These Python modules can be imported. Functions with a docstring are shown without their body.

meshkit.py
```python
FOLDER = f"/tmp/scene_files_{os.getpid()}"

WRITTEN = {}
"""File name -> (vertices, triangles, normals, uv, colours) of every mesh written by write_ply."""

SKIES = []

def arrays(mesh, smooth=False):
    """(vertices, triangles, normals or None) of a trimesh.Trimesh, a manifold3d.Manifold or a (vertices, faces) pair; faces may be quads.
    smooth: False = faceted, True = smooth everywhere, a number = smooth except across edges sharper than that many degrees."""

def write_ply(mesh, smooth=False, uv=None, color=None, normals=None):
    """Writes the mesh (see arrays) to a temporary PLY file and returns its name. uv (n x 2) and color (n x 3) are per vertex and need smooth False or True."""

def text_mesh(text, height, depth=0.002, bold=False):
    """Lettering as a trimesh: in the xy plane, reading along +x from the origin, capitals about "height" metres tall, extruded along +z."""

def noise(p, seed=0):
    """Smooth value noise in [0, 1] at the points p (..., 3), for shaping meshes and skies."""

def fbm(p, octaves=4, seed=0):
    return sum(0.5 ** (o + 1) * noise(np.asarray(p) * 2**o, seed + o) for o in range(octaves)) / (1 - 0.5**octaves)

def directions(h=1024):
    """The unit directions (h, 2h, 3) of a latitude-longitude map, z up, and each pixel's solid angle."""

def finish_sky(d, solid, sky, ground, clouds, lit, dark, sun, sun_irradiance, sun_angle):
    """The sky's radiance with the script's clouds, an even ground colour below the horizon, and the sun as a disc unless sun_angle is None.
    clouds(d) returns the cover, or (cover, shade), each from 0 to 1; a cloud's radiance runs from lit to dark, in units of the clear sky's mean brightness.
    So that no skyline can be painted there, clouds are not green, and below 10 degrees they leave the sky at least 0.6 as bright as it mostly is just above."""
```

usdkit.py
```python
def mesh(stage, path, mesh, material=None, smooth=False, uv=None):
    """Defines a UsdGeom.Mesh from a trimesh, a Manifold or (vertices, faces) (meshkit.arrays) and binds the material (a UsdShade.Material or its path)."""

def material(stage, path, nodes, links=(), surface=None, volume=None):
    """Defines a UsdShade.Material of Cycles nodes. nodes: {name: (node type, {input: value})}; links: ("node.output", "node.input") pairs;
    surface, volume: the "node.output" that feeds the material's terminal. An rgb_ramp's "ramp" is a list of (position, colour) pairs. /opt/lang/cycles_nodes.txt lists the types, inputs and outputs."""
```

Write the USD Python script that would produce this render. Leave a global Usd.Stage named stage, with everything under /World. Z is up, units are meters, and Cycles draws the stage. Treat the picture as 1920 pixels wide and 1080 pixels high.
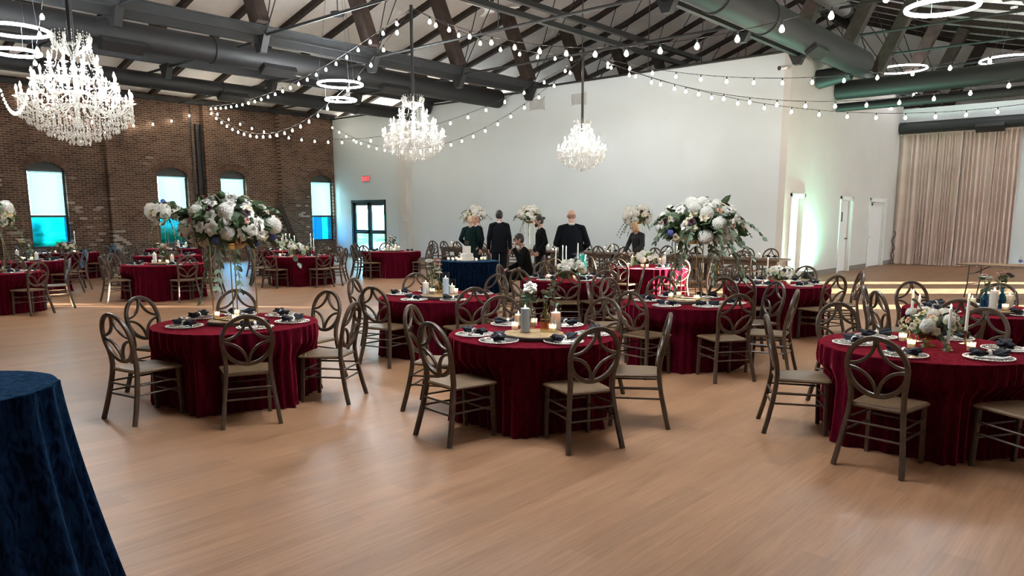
import math
import random

import manifold3d as m3
import meshkit
import numpy as np
import trimesh
import usdkit
from pxr import Gf, Sdf, Usd, UsdGeom, UsdLux, UsdShade
from shapely.geometry import Polygon, box as sbox
from shapely.ops import unary_union

EXPO, SKY, SUN, BULB, CANDLE, RING, UPL = 0.12, 11.0, 60.0, 65.0, 300.0, 125.0, 5500.0      # exposure in stops and lamp strengths

stage = Usd.Stage.CreateInMemory()
UsdGeom.SetStageUpAxis(stage, UsdGeom.Tokens.z)
UsdGeom.SetStageMetersPerUnit(stage, 1.0)
UsdGeom.Xform.Define(stage, "/World")

# ------------------------------------------------------------------ camera, sky, sun, exposure
EYE = 1.68                       # camera height
FPX = 1400.0                     # focal length in pixels of the 1920 wide frame
PITCH, YAW = math.atan(223.5 / FPX), math.radians(41.45)
_f = np.array([-math.sin(YAW) * math.cos(PITCH), math.cos(YAW) * math.cos(PITCH), -math.sin(PITCH)])
_r = np.array([math.cos(YAW), math.sin(YAW), 0.0])
_u = np.cross(_r, _f)
cam = UsdGeom.Camera.Define(stage, "/World/camera")
cam.CreateHorizontalApertureAttr(36.0)
cam.CreateVerticalApertureAttr(20.25)
cam.CreateFocalLengthAttr(36.0 * FPX / 1920)
cam.CreateHorizontalApertureOffsetAttr(0.0)
cam.CreateVerticalApertureOffsetAttr(89.0 / 1920 * 36.0)      # the photograph is cut above the lens axis
cam.CreateClippingRangeAttr(Gf.Vec2f(0.05, 500))
cam.CreateExposureAttr(EXPO)
UsdGeom.Xformable(cam).AddTransformOp().Set(Gf.Matrix4d(*[float(x) for x in (*_r, 0, *_u, 0, *-_f, 0, 0, 0, EYE, 1)]))

sky = UsdLux.DomeLight.Define(stage, "/World/sky")            # bright overcast evening sky
sky.CreateColorAttr(Gf.Vec3f(0.86, 0.95, 1.0))
sky.CreateIntensityAttr(SKY)
sun = UsdLux.DistantLight.Define(stage, "/World/sun")         # low sun, far right, through the right-hand windows
sun.CreateAngleAttr(0.53)
sun.CreateNormalizeAttr(True)
sun.CreateIntensityAttr(SUN)
sun.CreateColorAttr(Gf.Vec3f(1.0, 0.95, 0.82))
SUN_EL = math.radians(3.9)
_az = math.atan2(_r[1], _r[0]) - 0.018
_s = np.array([math.cos(_az) * math.cos(SUN_EL), math.sin(_az) * math.cos(SUN_EL), math.sin(SUN_EL)])
_sx = np.cross([0, 0, 1.0], _s)
_sx /= np.linalg.norm(_sx)
_sy = np.cross(_s, _sx)
UsdGeom.Xformable(sun).AddTransformOp().Set(Gf.Matrix4d(*[float(x) for x in (*_sx, 0, *_sy, 0, *_s, 0, 0, 0, 0, 1)]))


def ray(u, v):
    return _f + (u - 960) / FPX * _r - (v - 629) / FPX * _u


def at_z(u, v, z=0.0):
    d = ray(u, v)
    return np.array([0, 0, EYE]) + d * ((z - EYE) / d[2])


def at_x(u, v, x):
    d = ray(u, v)
    return np.array([0, 0, EYE]) + d * (x / d[0])


def at_y(u, v, y):
    d = ray(u, v)
    return np.array([0, 0, EYE]) + d * (y / d[1])


def at_depth(u, v, t):
    return np.array([0, 0, EYE]) + ray(u, v) * t


def column_of(p):
    q = np.asarray(p, float) - [0, 0, EYE]
    return 960 + FPX * (q @ _r) / (q @ _f)


# ------------------------------------------------------------------ materials
LOOKS = "/World/Looks"
UsdGeom.Scope.Define(stage, LOOKS)
M = {}


def mat(name, nodes, links=(), surface="p.BSDF"):
    M[name] = usdkit.material(stage, f"{LOOKS}/{name}", nodes, links, surface=surface)
    return M[name]


def plain(name, color, rough=0.5, **kw):
    return mat(name, {"p": ("principled_bsdf", {"base_color": color, "roughness": rough, **kw})})


def mottled(name, c1, c2, scale=8.0, rough=0.5, detail=4.0, lo=0.35, hi=0.65, bump=0.0, stretch=None, **kw):
    n = {"g": ("texture_coordinate", {}), "m": ("mapping", {"scale": stretch or (1, 1, 1)}), "n": ("noise_texture", {"scale": scale, "detail": detail, "roughness": 0.6}),
         "r": ("rgb_ramp", {"ramp": [(0, c1), (lo, c1), (hi, c2), (1, c2)]}), "p": ("principled_bsdf", {"roughness": rough, **kw})}
    l = [("g.object", "m.vector"), ("m.vector", "n.vector"), ("n.fac", "r.fac"), ("r.color", "p.base_color")]
    if bump:
        n["b"] = ("bump", {"strength": bump, "distance": 0.01})
        l += [("n.fac", "b.height"), ("b.normal", "p.normal")]
    return mat(name, n, l)


def glow(name, color, strength):
    return mat(name, {"e": ("emission", {"color": color, "strength": strength})}, surface="e.emission")


def pane(name, tint, gloss=0.06, rough=0.02):
    return mat(name, {"f": ("layer_weight", {"blend": 0.5}), "q": ("math", {"math_type": "power", "value2": 4.0}), "k": ("math", {"math_type": "multiply_add", "value2": 0.7, "value3": gloss * 0.6}),
                      "t": ("transparent_bsdf", {"color": tint}), "g": ("glossy_bsdf", {"color": (1, 1, 1), "roughness": rough}), "x": ("mix_closure", {})},
               [("f.facing", "q.value1"), ("q.value", "k.value1"), ("k.value", "x.fac"), ("t.BSDF", "x.closure1"), ("g.BSDF", "x.closure2")], surface="x.closure")


# wooden floor: boards run along y
mat("floor_boards", {
    "g": ("geometry", {}), "mp": ("mapping", {"rotation": (0, 0, math.pi / 2), "scale": (1, 1, 1)}),
    "b": ("brick_texture", {"offset": 0.37, "offset_frequency": 2, "color1": (0.0, 0.0, 0.0), "color2": (1, 1, 1), "mortar": (0.45, 0.45, 0.45), "scale": 1.0, "mortar_size": 0.0012, "mortar_smooth": 0.3, "bias": 0.0, "brick_width": 1.22, "row_height": 0.18}),
    "m1": ("mapping", {"scale": (16, 0.9, 1)}), "n1": ("noise_texture", {"scale": 1.0, "detail": 6, "roughness": 0.62, "distortion": 0.5}),
    "m2": ("mapping", {"scale": (60, 2.6, 1)}), "n2": ("noise_texture", {"scale": 1.0, "detail": 5, "roughness": 0.6}),
    "r1": ("rgb_ramp", {"ramp": [(0.25, (0.265, 0.135, 0.068)), (0.5, (0.325, 0.172, 0.093)), (0.75, (0.385, 0.220, 0.126))]}),
    "r2": ("rgb_ramp", {"ramp": [(0.3, (0.86, 0.86, 0.86)), (0.5, (1, 1, 1)), (0.72, (1.12, 1.12, 1.12))]}),
    "r3": ("rgb_ramp", {"ramp": [(0, (0.90, 0.89, 0.88)), (1, (1.08, 1.07, 1.07))]}),
    "x1": ("mix", {"mix_type": "multiply", "fac": 1.0}), "x2": ("mix", {"mix_type": "multiply", "fac": 1.0}),
    "bu": ("bump", {"strength": 0.05, "distance": 0.004}),
    "rr": ("map_range", {"from_min": 0.3, "from_max": 0.7, "to_min": 0.34, "to_max": 0.48}),
    "p": ("principled_bsdf", {"specular_ior_level": 0.32}),
}, [("g.position", "mp.vector"), ("mp.vector", "b.vector"), ("g.position", "m1.vector"), ("m1.vector", "n1.vector"), ("g.position", "m2.vector"), ("m2.vector", "n2.vector"),
    ("n1.fac", "r1.fac"), ("n2.fac", "r2.fac"), ("b.color", "r3.fac"), ("r1.color", "x1.color1"), ("r2.color", "x1.color2"), ("x1.color", "x2.color1"), ("r3.color", "x2.color2"),
    ("x2.color", "p.base_color"), ("n2.fac", "bu.height"), ("bu.normal", "p.normal"), ("n1.fac", "rr.value"), ("rr.result", "p.roughness")])


def brick_material(name, axis):
    rot = (math.pi / 2, 0, math.pi / 2) if axis == "x" else (math.pi / 2, 0, 0)
    mat(name, {
        "g": ("geometry", {}), "s": ("separate_xyz", {}), "c": ("combine_xyz", {}),
        "b": ("brick_texture", {"offset": 0.5, "offset_frequency": 2, "color1": (0.075, 0.043, 0.031), "color2": (0.140, 0.082, 0.058), "mortar": (0.27, 0.21, 0.165), "scale": 1.0, "mortar_size": 0.009, "mortar_smooth": 0.25, "bias": 0.0, "brick_width": 0.215, "row_height": 0.0715}),
        "n": ("noise_texture", {"scale": 0.8, "detail": 5, "roughness": 0.65}), "nr": ("rgb_ramp", {"ramp": [(0.3, (0.62, 0.6, 0.6)), (0.6, (1.1, 1.05, 1.0))]}), "x": ("mix", {"mix_type": "multiply", "fac": 1.0}),
        "b2": ("brick_texture", {"offset": 0.5, "offset_frequency": 2, "color1": (0, 0, 0), "color2": (1, 1, 1), "mortar": (0.3, 0.3, 0.3), "scale": 1.0, "mortar_size": 0.0, "bias": 0.0, "brick_width": 0.215, "row_height": 0.0715}),
        "n2": ("noise_texture", {"scale": 1.1, "detail": 3}), "z": ("math", {"math_type": "multiply_add", "value2": -0.075, "value3": 0.26}), "a": ("math", {"math_type": "add"}), "a2": ("math", {"math_type": "multiply"}),
        "w": ("rgb_ramp", {"ramp": [(0.60, (0, 0, 0)), (0.70, (1, 1, 1))]}), "xw": ("mix", {"color2": (0.47, 0.41, 0.36)}), "wm": ("math", {"math_type": "multiply", "value2": 0.62}),
        "bu": ("bump", {"strength": 0.6, "distance": 0.012, "invert": True}),
        "p": ("principled_bsdf", {"roughness": 0.9, "specular_ior_level": 0.2}),
    }, [("g.position", "s.vector"), ("s.y" if axis == "x" else "s.x", "c.x"), ("s.z", "c.y"), ("c.vector", "b.vector"), ("c.vector", "b2.vector"), ("g.position", "n.vector"), ("n.fac", "nr.fac"),
        ("b.color", "x.color1"), ("nr.color", "x.color2"), ("g.position", "n2.vector"), ("s.z", "z.value1"), ("n2.fac", "a.value1"), ("z.value", "a.value2"),
        ("a.value", "a2.value1"), ("b2.color", "a2.value2"), ("a2.value", "w.fac"), ("w.color", "wm.value1"), ("wm.value", "xw.fac"), ("x.color", "xw.color1"), ("xw.color", "p.base_color"), ("b.fac", "bu.height"), ("bu.normal", "p.normal")])


brick_material("old_brick", "x")
brick_material("old_brick_reveal", "y")
mottled("arch_brick", (0.075, 0.037, 0.024), (0.15, 0.08, 0.052), scale=9, rough=0.9)
mottled("white_paint", (0.65, 0.71, 0.72), (0.68, 0.735, 0.745), scale=0.8, rough=0.62)
mottled("warm_paint", (0.60, 0.58, 0.545), (0.63, 0.61, 0.575), scale=0.8, rough=0.62)
mottled("roof_boards", (0.80, 0.755, 0.72), (0.87, 0.83, 0.80), scale=1.2, rough=0.85)
mottled("old_timber", (0.020, 0.012, 0.009), (0.042, 0.026, 0.019), scale=3, rough=0.85, stretch=(3, 3, 3))
mottled("brown_timber", (0.042, 0.027, 0.021), (0.072, 0.048, 0.038), scale=4, rough=0.8)
plain("dark_steel", (0.014, 0.015, 0.016), 0.5)
plain("grey_steel", (0.040, 0.043, 0.047), 0.45)
plain("duct_black", (0.013, 0.0135, 0.0145), 0.6)
plain("duct_grey", (0.19, 0.195, 0.20), 0.4, metallic=0.4)
plain("frame_dark", (0.028, 0.035, 0.036), 0.5)
plain("arch_panel", (0.055, 0.058, 0.048), 0.7)
plain("trim_white", (0.80, 0.80, 0.78), 0.45)
plain("door_white", (0.78, 0.78, 0.76), 0.5)
plain("baseboard_grey", (0.22, 0.19, 0.165), 0.55)
plain("black_plastic", (0.015, 0.015, 0.016), 0.4)
plain("white_plastic", (0.78, 0.78, 0.77), 0.4)
plain("chrome", (0.7, 0.7, 0.7), 0.2, metallic=1.0)
plain("vent_grey", (0.30, 0.31, 0.32), 0.5)
plain("lot_paving", (0.15, 0.16, 0.155), 0.9)
plain("cladding_blue", (0.05, 0.085, 0.12), 0.7)
plain("cladding_pale", (0.30, 0.33, 0.34), 0.7)
mottled("lawn_green", (0.03, 0.07, 0.02), (0.07, 0.12, 0.03), scale=2, rough=0.9)
pane("window_glass", (0.032, 0.40, 0.60))
pane("window_glass_upper", (0.72, 0.95, 0.98))
pane("door_glass", (0.50, 0.88, 0.98))
pane("clear_glass", (0.96, 0.97, 0.97))
pane("blue_glass", (0.25, 0.62, 0.80))
pane("amber_glass", (0.95, 0.88, 0.70))
mat("blind_white", {"d": ("diffuse_bsdf", {"color": (0.75, 0.8, 0.8)}), "t": ("translucent_bsdf", {"color": (0.8, 0.9, 0.9)}), "x": ("mix_closure", {"fac": 0.55})},
    [("d.BSDF", "x.closure1"), ("t.BSDF", "x.closure2")], surface="x.closure")


def velvet(name, c1, c2, sheen, tint):
    mat(name, {"g": ("texture_coordinate", {}), "m": ("mapping", {"scale": (1, 1, 0.35)}), "n": ("noise_texture", {"scale": 34, "detail": 3, "roughness": 0.6, "distortion": 1.2}),
               "r": ("rgb_ramp", {"ramp": [(0.36, c1), (0.66, c2)]}), "w": ("map_range", {"from_min": 0.35, "from_max": 0.65, "to_min": sheen * 0.5, "to_max": sheen}),
               "b": ("bump", {"strength": 0.25, "distance": 0.006}),
               "p": ("principled_bsdf", {"roughness": 0.9, "specular_ior_level": 0.0, "sheen_roughness": 0.30, "sheen_tint": tint})},
        [("g.object", "m.vector"), ("m.vector", "n.vector"), ("n.fac", "r.fac"), ("r.color", "p.base_color"), ("n.fac", "w.value"), ("w.result", "p.sheen_weight"), ("n.fac", "b.height"), ("b.normal", "p.normal")])


velvet("burgundy_velvet", (0.040, 0.0016, 0.006), (0.078, 0.0035, 0.011), 1.0, (1.0, 0.10, 0.15))
velvet("navy_velvet", (0.0010, 0.003, 0.009), (0.006, 0.017, 0.042), 0.75, (0.12, 0.28, 0.55))
mottled("chair_bronze", (0.052, 0.031, 0.019), (0.088, 0.055, 0.035), scale=14, rough=0.36, specular_ior_level=0.45)
mottled("chair_seat_wood", (0.115, 0.066, 0.032), (0.165, 0.100, 0.050), scale=5, rough=0.5, stretch=(6, 1, 1))
mottled("navy_linen", (0.0028, 0.0042, 0.012), (0.0065, 0.0085, 0.020), scale=40, rough=0.8)
plain("silver_ring", (0.92, 0.89, 0.80), 0.3, metallic=0.7)
plain("gold_metal", (0.66, 0.46, 0.20), 0.25, metallic=1.0)
mottled("slice_wood", (0.22, 0.13, 0.055), (0.36, 0.24, 0.11), scale=14, rough=0.6)
plain("wax_white", (0.86, 0.84, 0.79), 0.5, subsurface_weight=0.3, subsurface_scale=0.02)
plain("wax_blue", (0.55, 0.63, 0.74), 0.5)
glow("flame", (1.0, 0.74, 0.40), 60.0)
mat("votive_glass", {"t": ("translucent_bsdf", {"color": (1.0, 0.93, 0.8)}), "c": ("transparent_bsdf", {"color": (1, 1, 1)}), "x": ("mix_closure", {"fac": 0.5}), "g": ("glossy_bsdf", {"color": (1, 1, 1), "roughness": 0.1}), "y": ("mix_closure", {"fac": 0.08})},
    [("t.BSDF", "x.closure1"), ("c.BSDF", "x.closure2"), ("x.closure", "y.closure1"), ("g.BSDF", "y.closure2")], surface="y.closure")
mat("charger_glass", {"d": ("diffuse_bsdf", {"color": (0.75, 0.73, 0.70)}), "t": ("transparent_bsdf", {"color": (1, 1, 1)}), "g": ("glossy_bsdf", {"color": (1, 1, 1), "roughness": 0.08}), "f": ("layer_weight", {"blend": 0.25}), "x": ("mix_closure", {"fac": 0.20}), "y": ("mix_closure", {})},
    [("t.BSDF", "x.closure1"), ("d.BSDF", "x.closure2"), ("f.facing", "y.fac"), ("x.closure", "y.closure1"), ("g.BSDF", "y.closure2")], surface="y.closure")
plain("petal_white", (0.82, 0.80, 0.73), 0.6)
plain("petal_cream", (0.74, 0.66, 0.47), 0.6)
plain("petal_yellow", (0.72, 0.62, 0.34), 0.6)
plain("petal_peach", (0.66, 0.36, 0.22), 0.6)
plain("petal_blush", (0.62, 0.36, 0.30), 0.6)
plain("petal_wine", (0.040, 0.006, 0.014), 0.6)
plain("petal_blue", (0.10, 0.14, 0.42), 0.6)
plain("leaf_green", (0.055, 0.095, 0.035), 0.55)
plain("leaf_sage", (0.16, 0.22, 0.14), 0.6)
plain("leaf_bright", (0.16, 0.30, 0.06), 0.55)  # green light on the flowers, painted into the leaf colour
plain("stem_green", (0.10, 0.14, 0.05), 0.6)
plain("icing", (0.82, 0.79, 0.73), 0.5)
plain("suit_navy", (0.007, 0.0085, 0.012), 0.9, specular_ior_level=0.1)
plain("suit_black", (0.0055, 0.0055, 0.006), 0.9, specular_ior_level=0.1)
plain("dress_green", (0.006, 0.019, 0.019), 0.9, specular_ior_level=0.1)
plain("top_black", (0.006, 0.006, 0.007), 0.8)
plain("shirt_white", (0.75, 0.75, 0.74), 0.7)
plain("teal_light_color", (0.08, 0.50, 0.42), 0.7)  # teal light on the dark suit, painted as a solid colour
plain("skin_light", (0.56, 0.33, 0.25), 0.5, subsurface_weight=0.1, subsurface_scale=0.01)
plain("skin_tan", (0.45, 0.26, 0.19), 0.5)
plain("hair_blonde", (0.46, 0.29, 0.15), 0.6)
plain("hair_ash_blonde", (0.50, 0.36, 0.24), 0.6)
plain("hair_strawberry", (0.30, 0.17, 0.12), 0.7)
plain("hair_dark", (0.014, 0.011, 0.010), 0.5)
plain("hair_brown", (0.035, 0.022, 0.016), 0.6)
plain("shoe_black", (0.008, 0.008, 0.008), 0.3)
mottled("curtain_blush", (0.55, 0.42, 0.36), (0.64, 0.50, 0.44), scale=1.5, rough=0.8, sheen_weight=0.2)
mottled("table_wood", (0.080, 0.050, 0.030), (0.135, 0.088, 0.055), scale=4, rough=0.5, stretch=(1, 8, 8))
mottled("fold_table_top", (0.36, 0.22, 0.13), (0.46, 0.29, 0.18), scale=4, rough=0.5)
glow("bulb_warm", (1.0, 0.90, 0.72), BULB)
glow("candle_glow", (1.0, 0.97, 0.92), CANDLE)
glow("ring_glow", (0.88, 0.95, 1.0), RING)
glow("ring_glow_dim", (0.97, 0.97, 1.0), RING * 0.15)
glow("exit_red", (1.0, 0.06, 0.07), 2.2)
plain("exit_face", (0.62, 0.40, 0.40), 0.5)
mat("crystal", {"t": ("transparent_bsdf", {"color": (0.97, 0.97, 0.97)}), "g": ("glossy_bsdf", {"color": (1, 1, 1), "roughness": 0.03}), "d": ("translucent_bsdf", {"color": (0.9, 0.88, 0.84)}), "x": ("mix_closure", {"fac": 0.30}), "y": ("mix_closure", {"fac": 0.45})},
    [("t.BSDF", "x.closure1"), ("g.BSDF", "x.closure2"), ("x.closure", "y.closure1"), ("d.BSDF", "y.closure2")], surface="y.closure")

# ------------------------------------------------------------------ prims
taken = {}


def numbered(parent, name):
    k = (parent, name)
    taken[k] = taken.get(k, -1) + 1
    return f"{parent}/{name}" + (f"_{taken[k]:03d}" if taken[k] else "")


def tag(p, label=None, cat=None, group=None, kind=None):
    for k, v in (("label", label), ("category", cat), ("group", group), ("kind", kind)):
        if v:
            p.SetCustomDataByKey(k, v)
    return p


def obj(name, mesh, m, parent="/World", smooth=False, label=None, kind=None):
    path = numbered(str(parent.GetPath()) if hasattr(parent, "GetPath") else parent, name)
    p = usdkit.mesh(stage, path, mesh, M[m], smooth=smooth).GetPrim()
    return tag(p, label=label, kind=kind)


def struct(name, mesh, m, label=None, smooth=False):
    return obj(name, mesh, m, smooth=smooth, kind="structure", label=label)


def group_struct(name, label=None):
    x = UsdGeom.Xform.Define(stage, numbered("/World", name))
    return tag(x.GetPrim(), kind="structure", label=label)


def thing(name, label, cat, loc=(0, 0, 0), rz=0.0, group=None, scale=None):
    x = UsdGeom.Xform.Define(stage, numbered("/World", name))
    x.AddTranslateOp().Set(Gf.Vec3d(*[float(v) for v in loc]))
    x.AddRotateZOp().Set(float(math.degrees(rz)))
    if scale:
        x.AddScaleOp().Set(Gf.Vec3f(*[float(v) for v in scale]))
    return tag(x.GetPrim(), label, cat, group)


first_of = {}


def place(key, name, build, label, cat, loc, rz=0.0, group=None, scale=None):
    """The first of a kind is built in place; every later one is an instance of it."""
    t = thing(name, label, cat, loc, rz, group, scale)
    if key not in first_of:
        first_of[key] = t.GetPath()
        build(t)
    else:
        t.GetReferences().AddInternalReference(first_of[key])
        t.SetInstanceable(True)
    return t


# ------------------------------------------------------------------ mesh helpers: every mesh is (vertices, triangles)
def join(*ms):
    ms = [m for m in ms if len(m[0])]
    V, T, n = [], [], 0
    for v, t in ms:
        V.append(np.asarray(v, float)); T.append(np.asarray(t, int) + n); n += len(v)
    return np.vstack(V), np.vstack(T)


def move(m, d=(0, 0, 0), rz=0.0, rx=0.0, ry=0.0, s=1.0):
    v = np.asarray(m[0], float) * s
    for a, (i, j) in ((rx, (1, 2)), (ry, (2, 0)), (rz, (0, 1))):
        if a:
            c, n = math.cos(a), math.sin(a)
            w = v.copy(); w[:, i] = c * v[:, i] - n * v[:, j]; w[:, j] = n * v[:, i] + c * v[:, j]; v = w
    return v + np.asarray(d, float), m[1]


_BOX = np.array([[0, 2, 1], [0, 3, 2], [4, 5, 6], [4, 6, 7], [0, 1, 5], [0, 5, 4], [1, 2, 6], [1, 6, 5], [2, 3, 7], [2, 7, 6], [3, 0, 4], [3, 4, 7]])


def bx(x0, y0, z0, x1, y1, z1):
    return np.array([[x0, y0, z0], [x1, y0, z0], [x1, y1, z0], [x0, y1, z0], [x0, y0, z1], [x1, y0, z1], [x1, y1, z1], [x0, y1, z1]], float), _BOX


def rbox(x0, y0, z0, x1, y1, z1, r=0.01):
    h = m3.Manifold.hull_points(np.array([[x, y, z] for a in (0, 1, 2) for x in (x0 + (r if a != 0 else 0), x1 - (r if a != 0 else 0)) for y in (y0 + (r if a != 1 else 0), y1 - (r if a != 1 else 0)) for z in (z0 + (r if a != 2 else 0), z1 - (r if a != 2 else 0))]))
    m = h.to_mesh()
    return np.array(m.vert_properties[:, :3], float), np.array(m.tri_verts, int)


def arr(manifold):
    m = manifold.to_mesh()
    return np.array(m.vert_properties[:, :3], float), np.array(m.tri_verts, int)


def tube(pts, r, n=8, closed=False, flat=None, up=(0, 0, 1), caps=True):
    """A swept tube. r: one radius or one per point; flat: (half width, half height) of a rounded section whose height follows up."""
    P = np.asarray(pts, float)
    k = len(P)
    T = (np.roll(P, -1, 0) - np.roll(P, 1, 0)) if closed else np.gradient(P, axis=0)
    T /= np.maximum(np.linalg.norm(T, axis=1, keepdims=True), 1e-9)
    U = np.tile(np.asarray(up, float), (k, 1))
    bad = np.abs((T * U).sum(1)) > 0.97
    U[bad] = [1, 0.1, 0] if abs(up[0]) < 0.5 else [0, 1, 0.1]
    N = np.cross(U, T); N /= np.maximum(np.linalg.norm(N, axis=1, keepdims=True), 1e-9)
    if not closed and flat is None:           # keep the frame from flipping
        for i in range(1, k):
            N[i] = N[i - 1] - T[i] * (N[i - 1] @ T[i]); N[i] /= max(np.linalg.norm(N[i]), 1e-9)
    B = np.cross(T, N)
    a = np.arange(n) / n * 2 * np.pi + (np.pi / n if n == 4 else 0)
    if flat is not None:
        ca, sa = np.cos(a), np.sin(a)
        q = 0.6
        ca, sa = np.sign(ca) * np.abs(ca) ** q * flat[0], np.sign(sa) * np.abs(sa) ** q * flat[1]
        V = P[:, None] + N[:, None] * ca[None, :, None] + B[:, None] * sa[None, :, None]
    else:
        R = np.broadcast_to(np.asarray(r, float), (k,))
        V = P[:, None] + (N[:, None] * np.cos(a)[None, :, None] + B[:, None] * np.sin(a)[None, :, None]) * R[:, None, None]
    i = np.arange(k if closed else k - 1)[:, None]; j = np.arange(n)[None, :]
    p, q2 = i * n + j, i * n + (j + 1) % n
    ip = (i + 1) % k
    s, t = ip * n + j, ip * n + (j + 1) % n
    F = np.concatenate([np.stack([p, q2, t], -1).reshape(-1, 3), np.stack([p, t, s], -1).reshape(-1, 3)])
    V = V.reshape(-1, 3)
    if not closed and caps:
        c0, c1 = len(V), len(V) + 1
        V = np.vstack([V, P[0], P[-1]])
        jj = np.arange(n)
        F = np.vstack([F, np.stack([np.full(n, c0), (jj + 1) % n, jj], 1), np.stack([np.full(n, c1), (k - 1) * n + jj, (k - 1) * n + (jj + 1) % n], 1)])
    return V, F


def rod(a, b, r, n=8):
    return tube([a, b], r, n)


def beam(a, b, w, h, up=(0, 0, 1)):
    """A square-edged bar from a to b."""
    a, b = np.asarray(a, float), np.asarray(b, float)
    t = (b - a) / np.linalg.norm(b - a)
    n = np.cross(np.asarray(up, float), t); n /= np.linalg.norm(n)
    k = np.cross(t, n)
    c = [p + sx * n * w / 2 + sy * k * h / 2 for p in (a, b) for sx, sy in ((-1, -1), (1, -1), (1, 1), (-1, 1))]
    return np.array(c), _BOX


def lathe(prof, n=24):
    prof = np.asarray(prof, float)
    a = np.arange(n) / n * 2 * np.pi
    V = np.stack([prof[:, None, 0] * np.cos(a), prof[:, None, 0] * np.sin(a), np.broadcast_to(prof[:, None, 1], (len(prof), n))], -1).reshape(-1, 3)
    i, j = np.arange(len(prof) - 1)[:, None], np.arange(n)[None]
    p, q, s, t = i * n + j, i * n + (j + 1) % n, (i + 1) * n + j, (i + 1) * n + (j + 1) % n
    F = np.concatenate([np.stack([p, q, t], -1).reshape(-1, 3), np.stack([p, t, s], -1).reshape(-1, 3)])
    A, B, C = V[F[:, 0]], V[F[:, 1]], V[F[:, 2]]
    return V, F[np.linalg.norm(np.cross(B - A, C - A), axis=1) > 1e-12]


def ball(c, r, sub=2, squash=(1, 1, 1)):
    s = trimesh.creation.icosphere(sub, 1.0)
    return np.asarray(s.vertices) * r * np.asarray(squash) + np.asarray(c, float), np.asarray(s.faces)


def prism(poly, depth, plane="xz"):
    """A shapely polygon extruded: plane xz extrudes along +y, yz along +x, xy along +z."""
    polys = [poly] if poly.geom_type == "Polygon" else list(poly.geoms)
    out = []
    for g in polys:
        e = trimesh.creation.extrude_polygon(g, depth, engine="earcut")
        v = np.asarray(e.vertices)
        f = np.asarray(e.faces)
        if plane == "xz":
            v = np.stack([v[:, 0], v[:, 2], v[:, 1]], 1); f = f[:, ::-1]
        elif plane == "yz":
            v = np.stack([v[:, 2], v[:, 0], v[:, 1]], 1)
        out.append((v, f))
    return join(*out)


def grid_mesh(P):
    """Triangles for a grid of points (rows, columns, 3)."""
    h, w = P.shape[:2]
    i, j = np.arange(h - 1)[:, None], np.arange(w - 1)[None]
    p, q, s, t = i * w + j, i * w + j + 1, (i + 1) * w + j, (i + 1) * w + j + 1
    return P.reshape(-1, 3), np.concatenate([np.stack([p, q, t], -1).reshape(-1, 3), np.stack([p, t, s], -1).reshape(-1, 3)])


ORD = ["leftmost", "second from left", "third from left", "fourth from left", "fifth from left", "sixth from left", "seventh from left", "eighth from left", "ninth from left", "tenth from left", "eleventh from left", "twelfth from left"]


def place_word(k, n):
    if n == 1:
        return ""
    if n == 2:
        return ("left", "right")[k]
    if n == 3:
        return ("leftmost", "middle", "rightmost")[k]
    return "rightmost" if k == n - 1 else ORD[k]

# ================================================================== the room shell
XL, YB, XS, YF, XR, YG = -26.85, 19.1, -7.6, 29.2, 3.45, 36.0      # brick wall, end wall, side wall, curtain wall, right wall, gable
ROOF = [(-27.5, 5.68), (-16.0, 8.65), (-11.7, 10.2), (-7.4, 8.65), (3.9, 5.73)]
Y0 = -9.0


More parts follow.
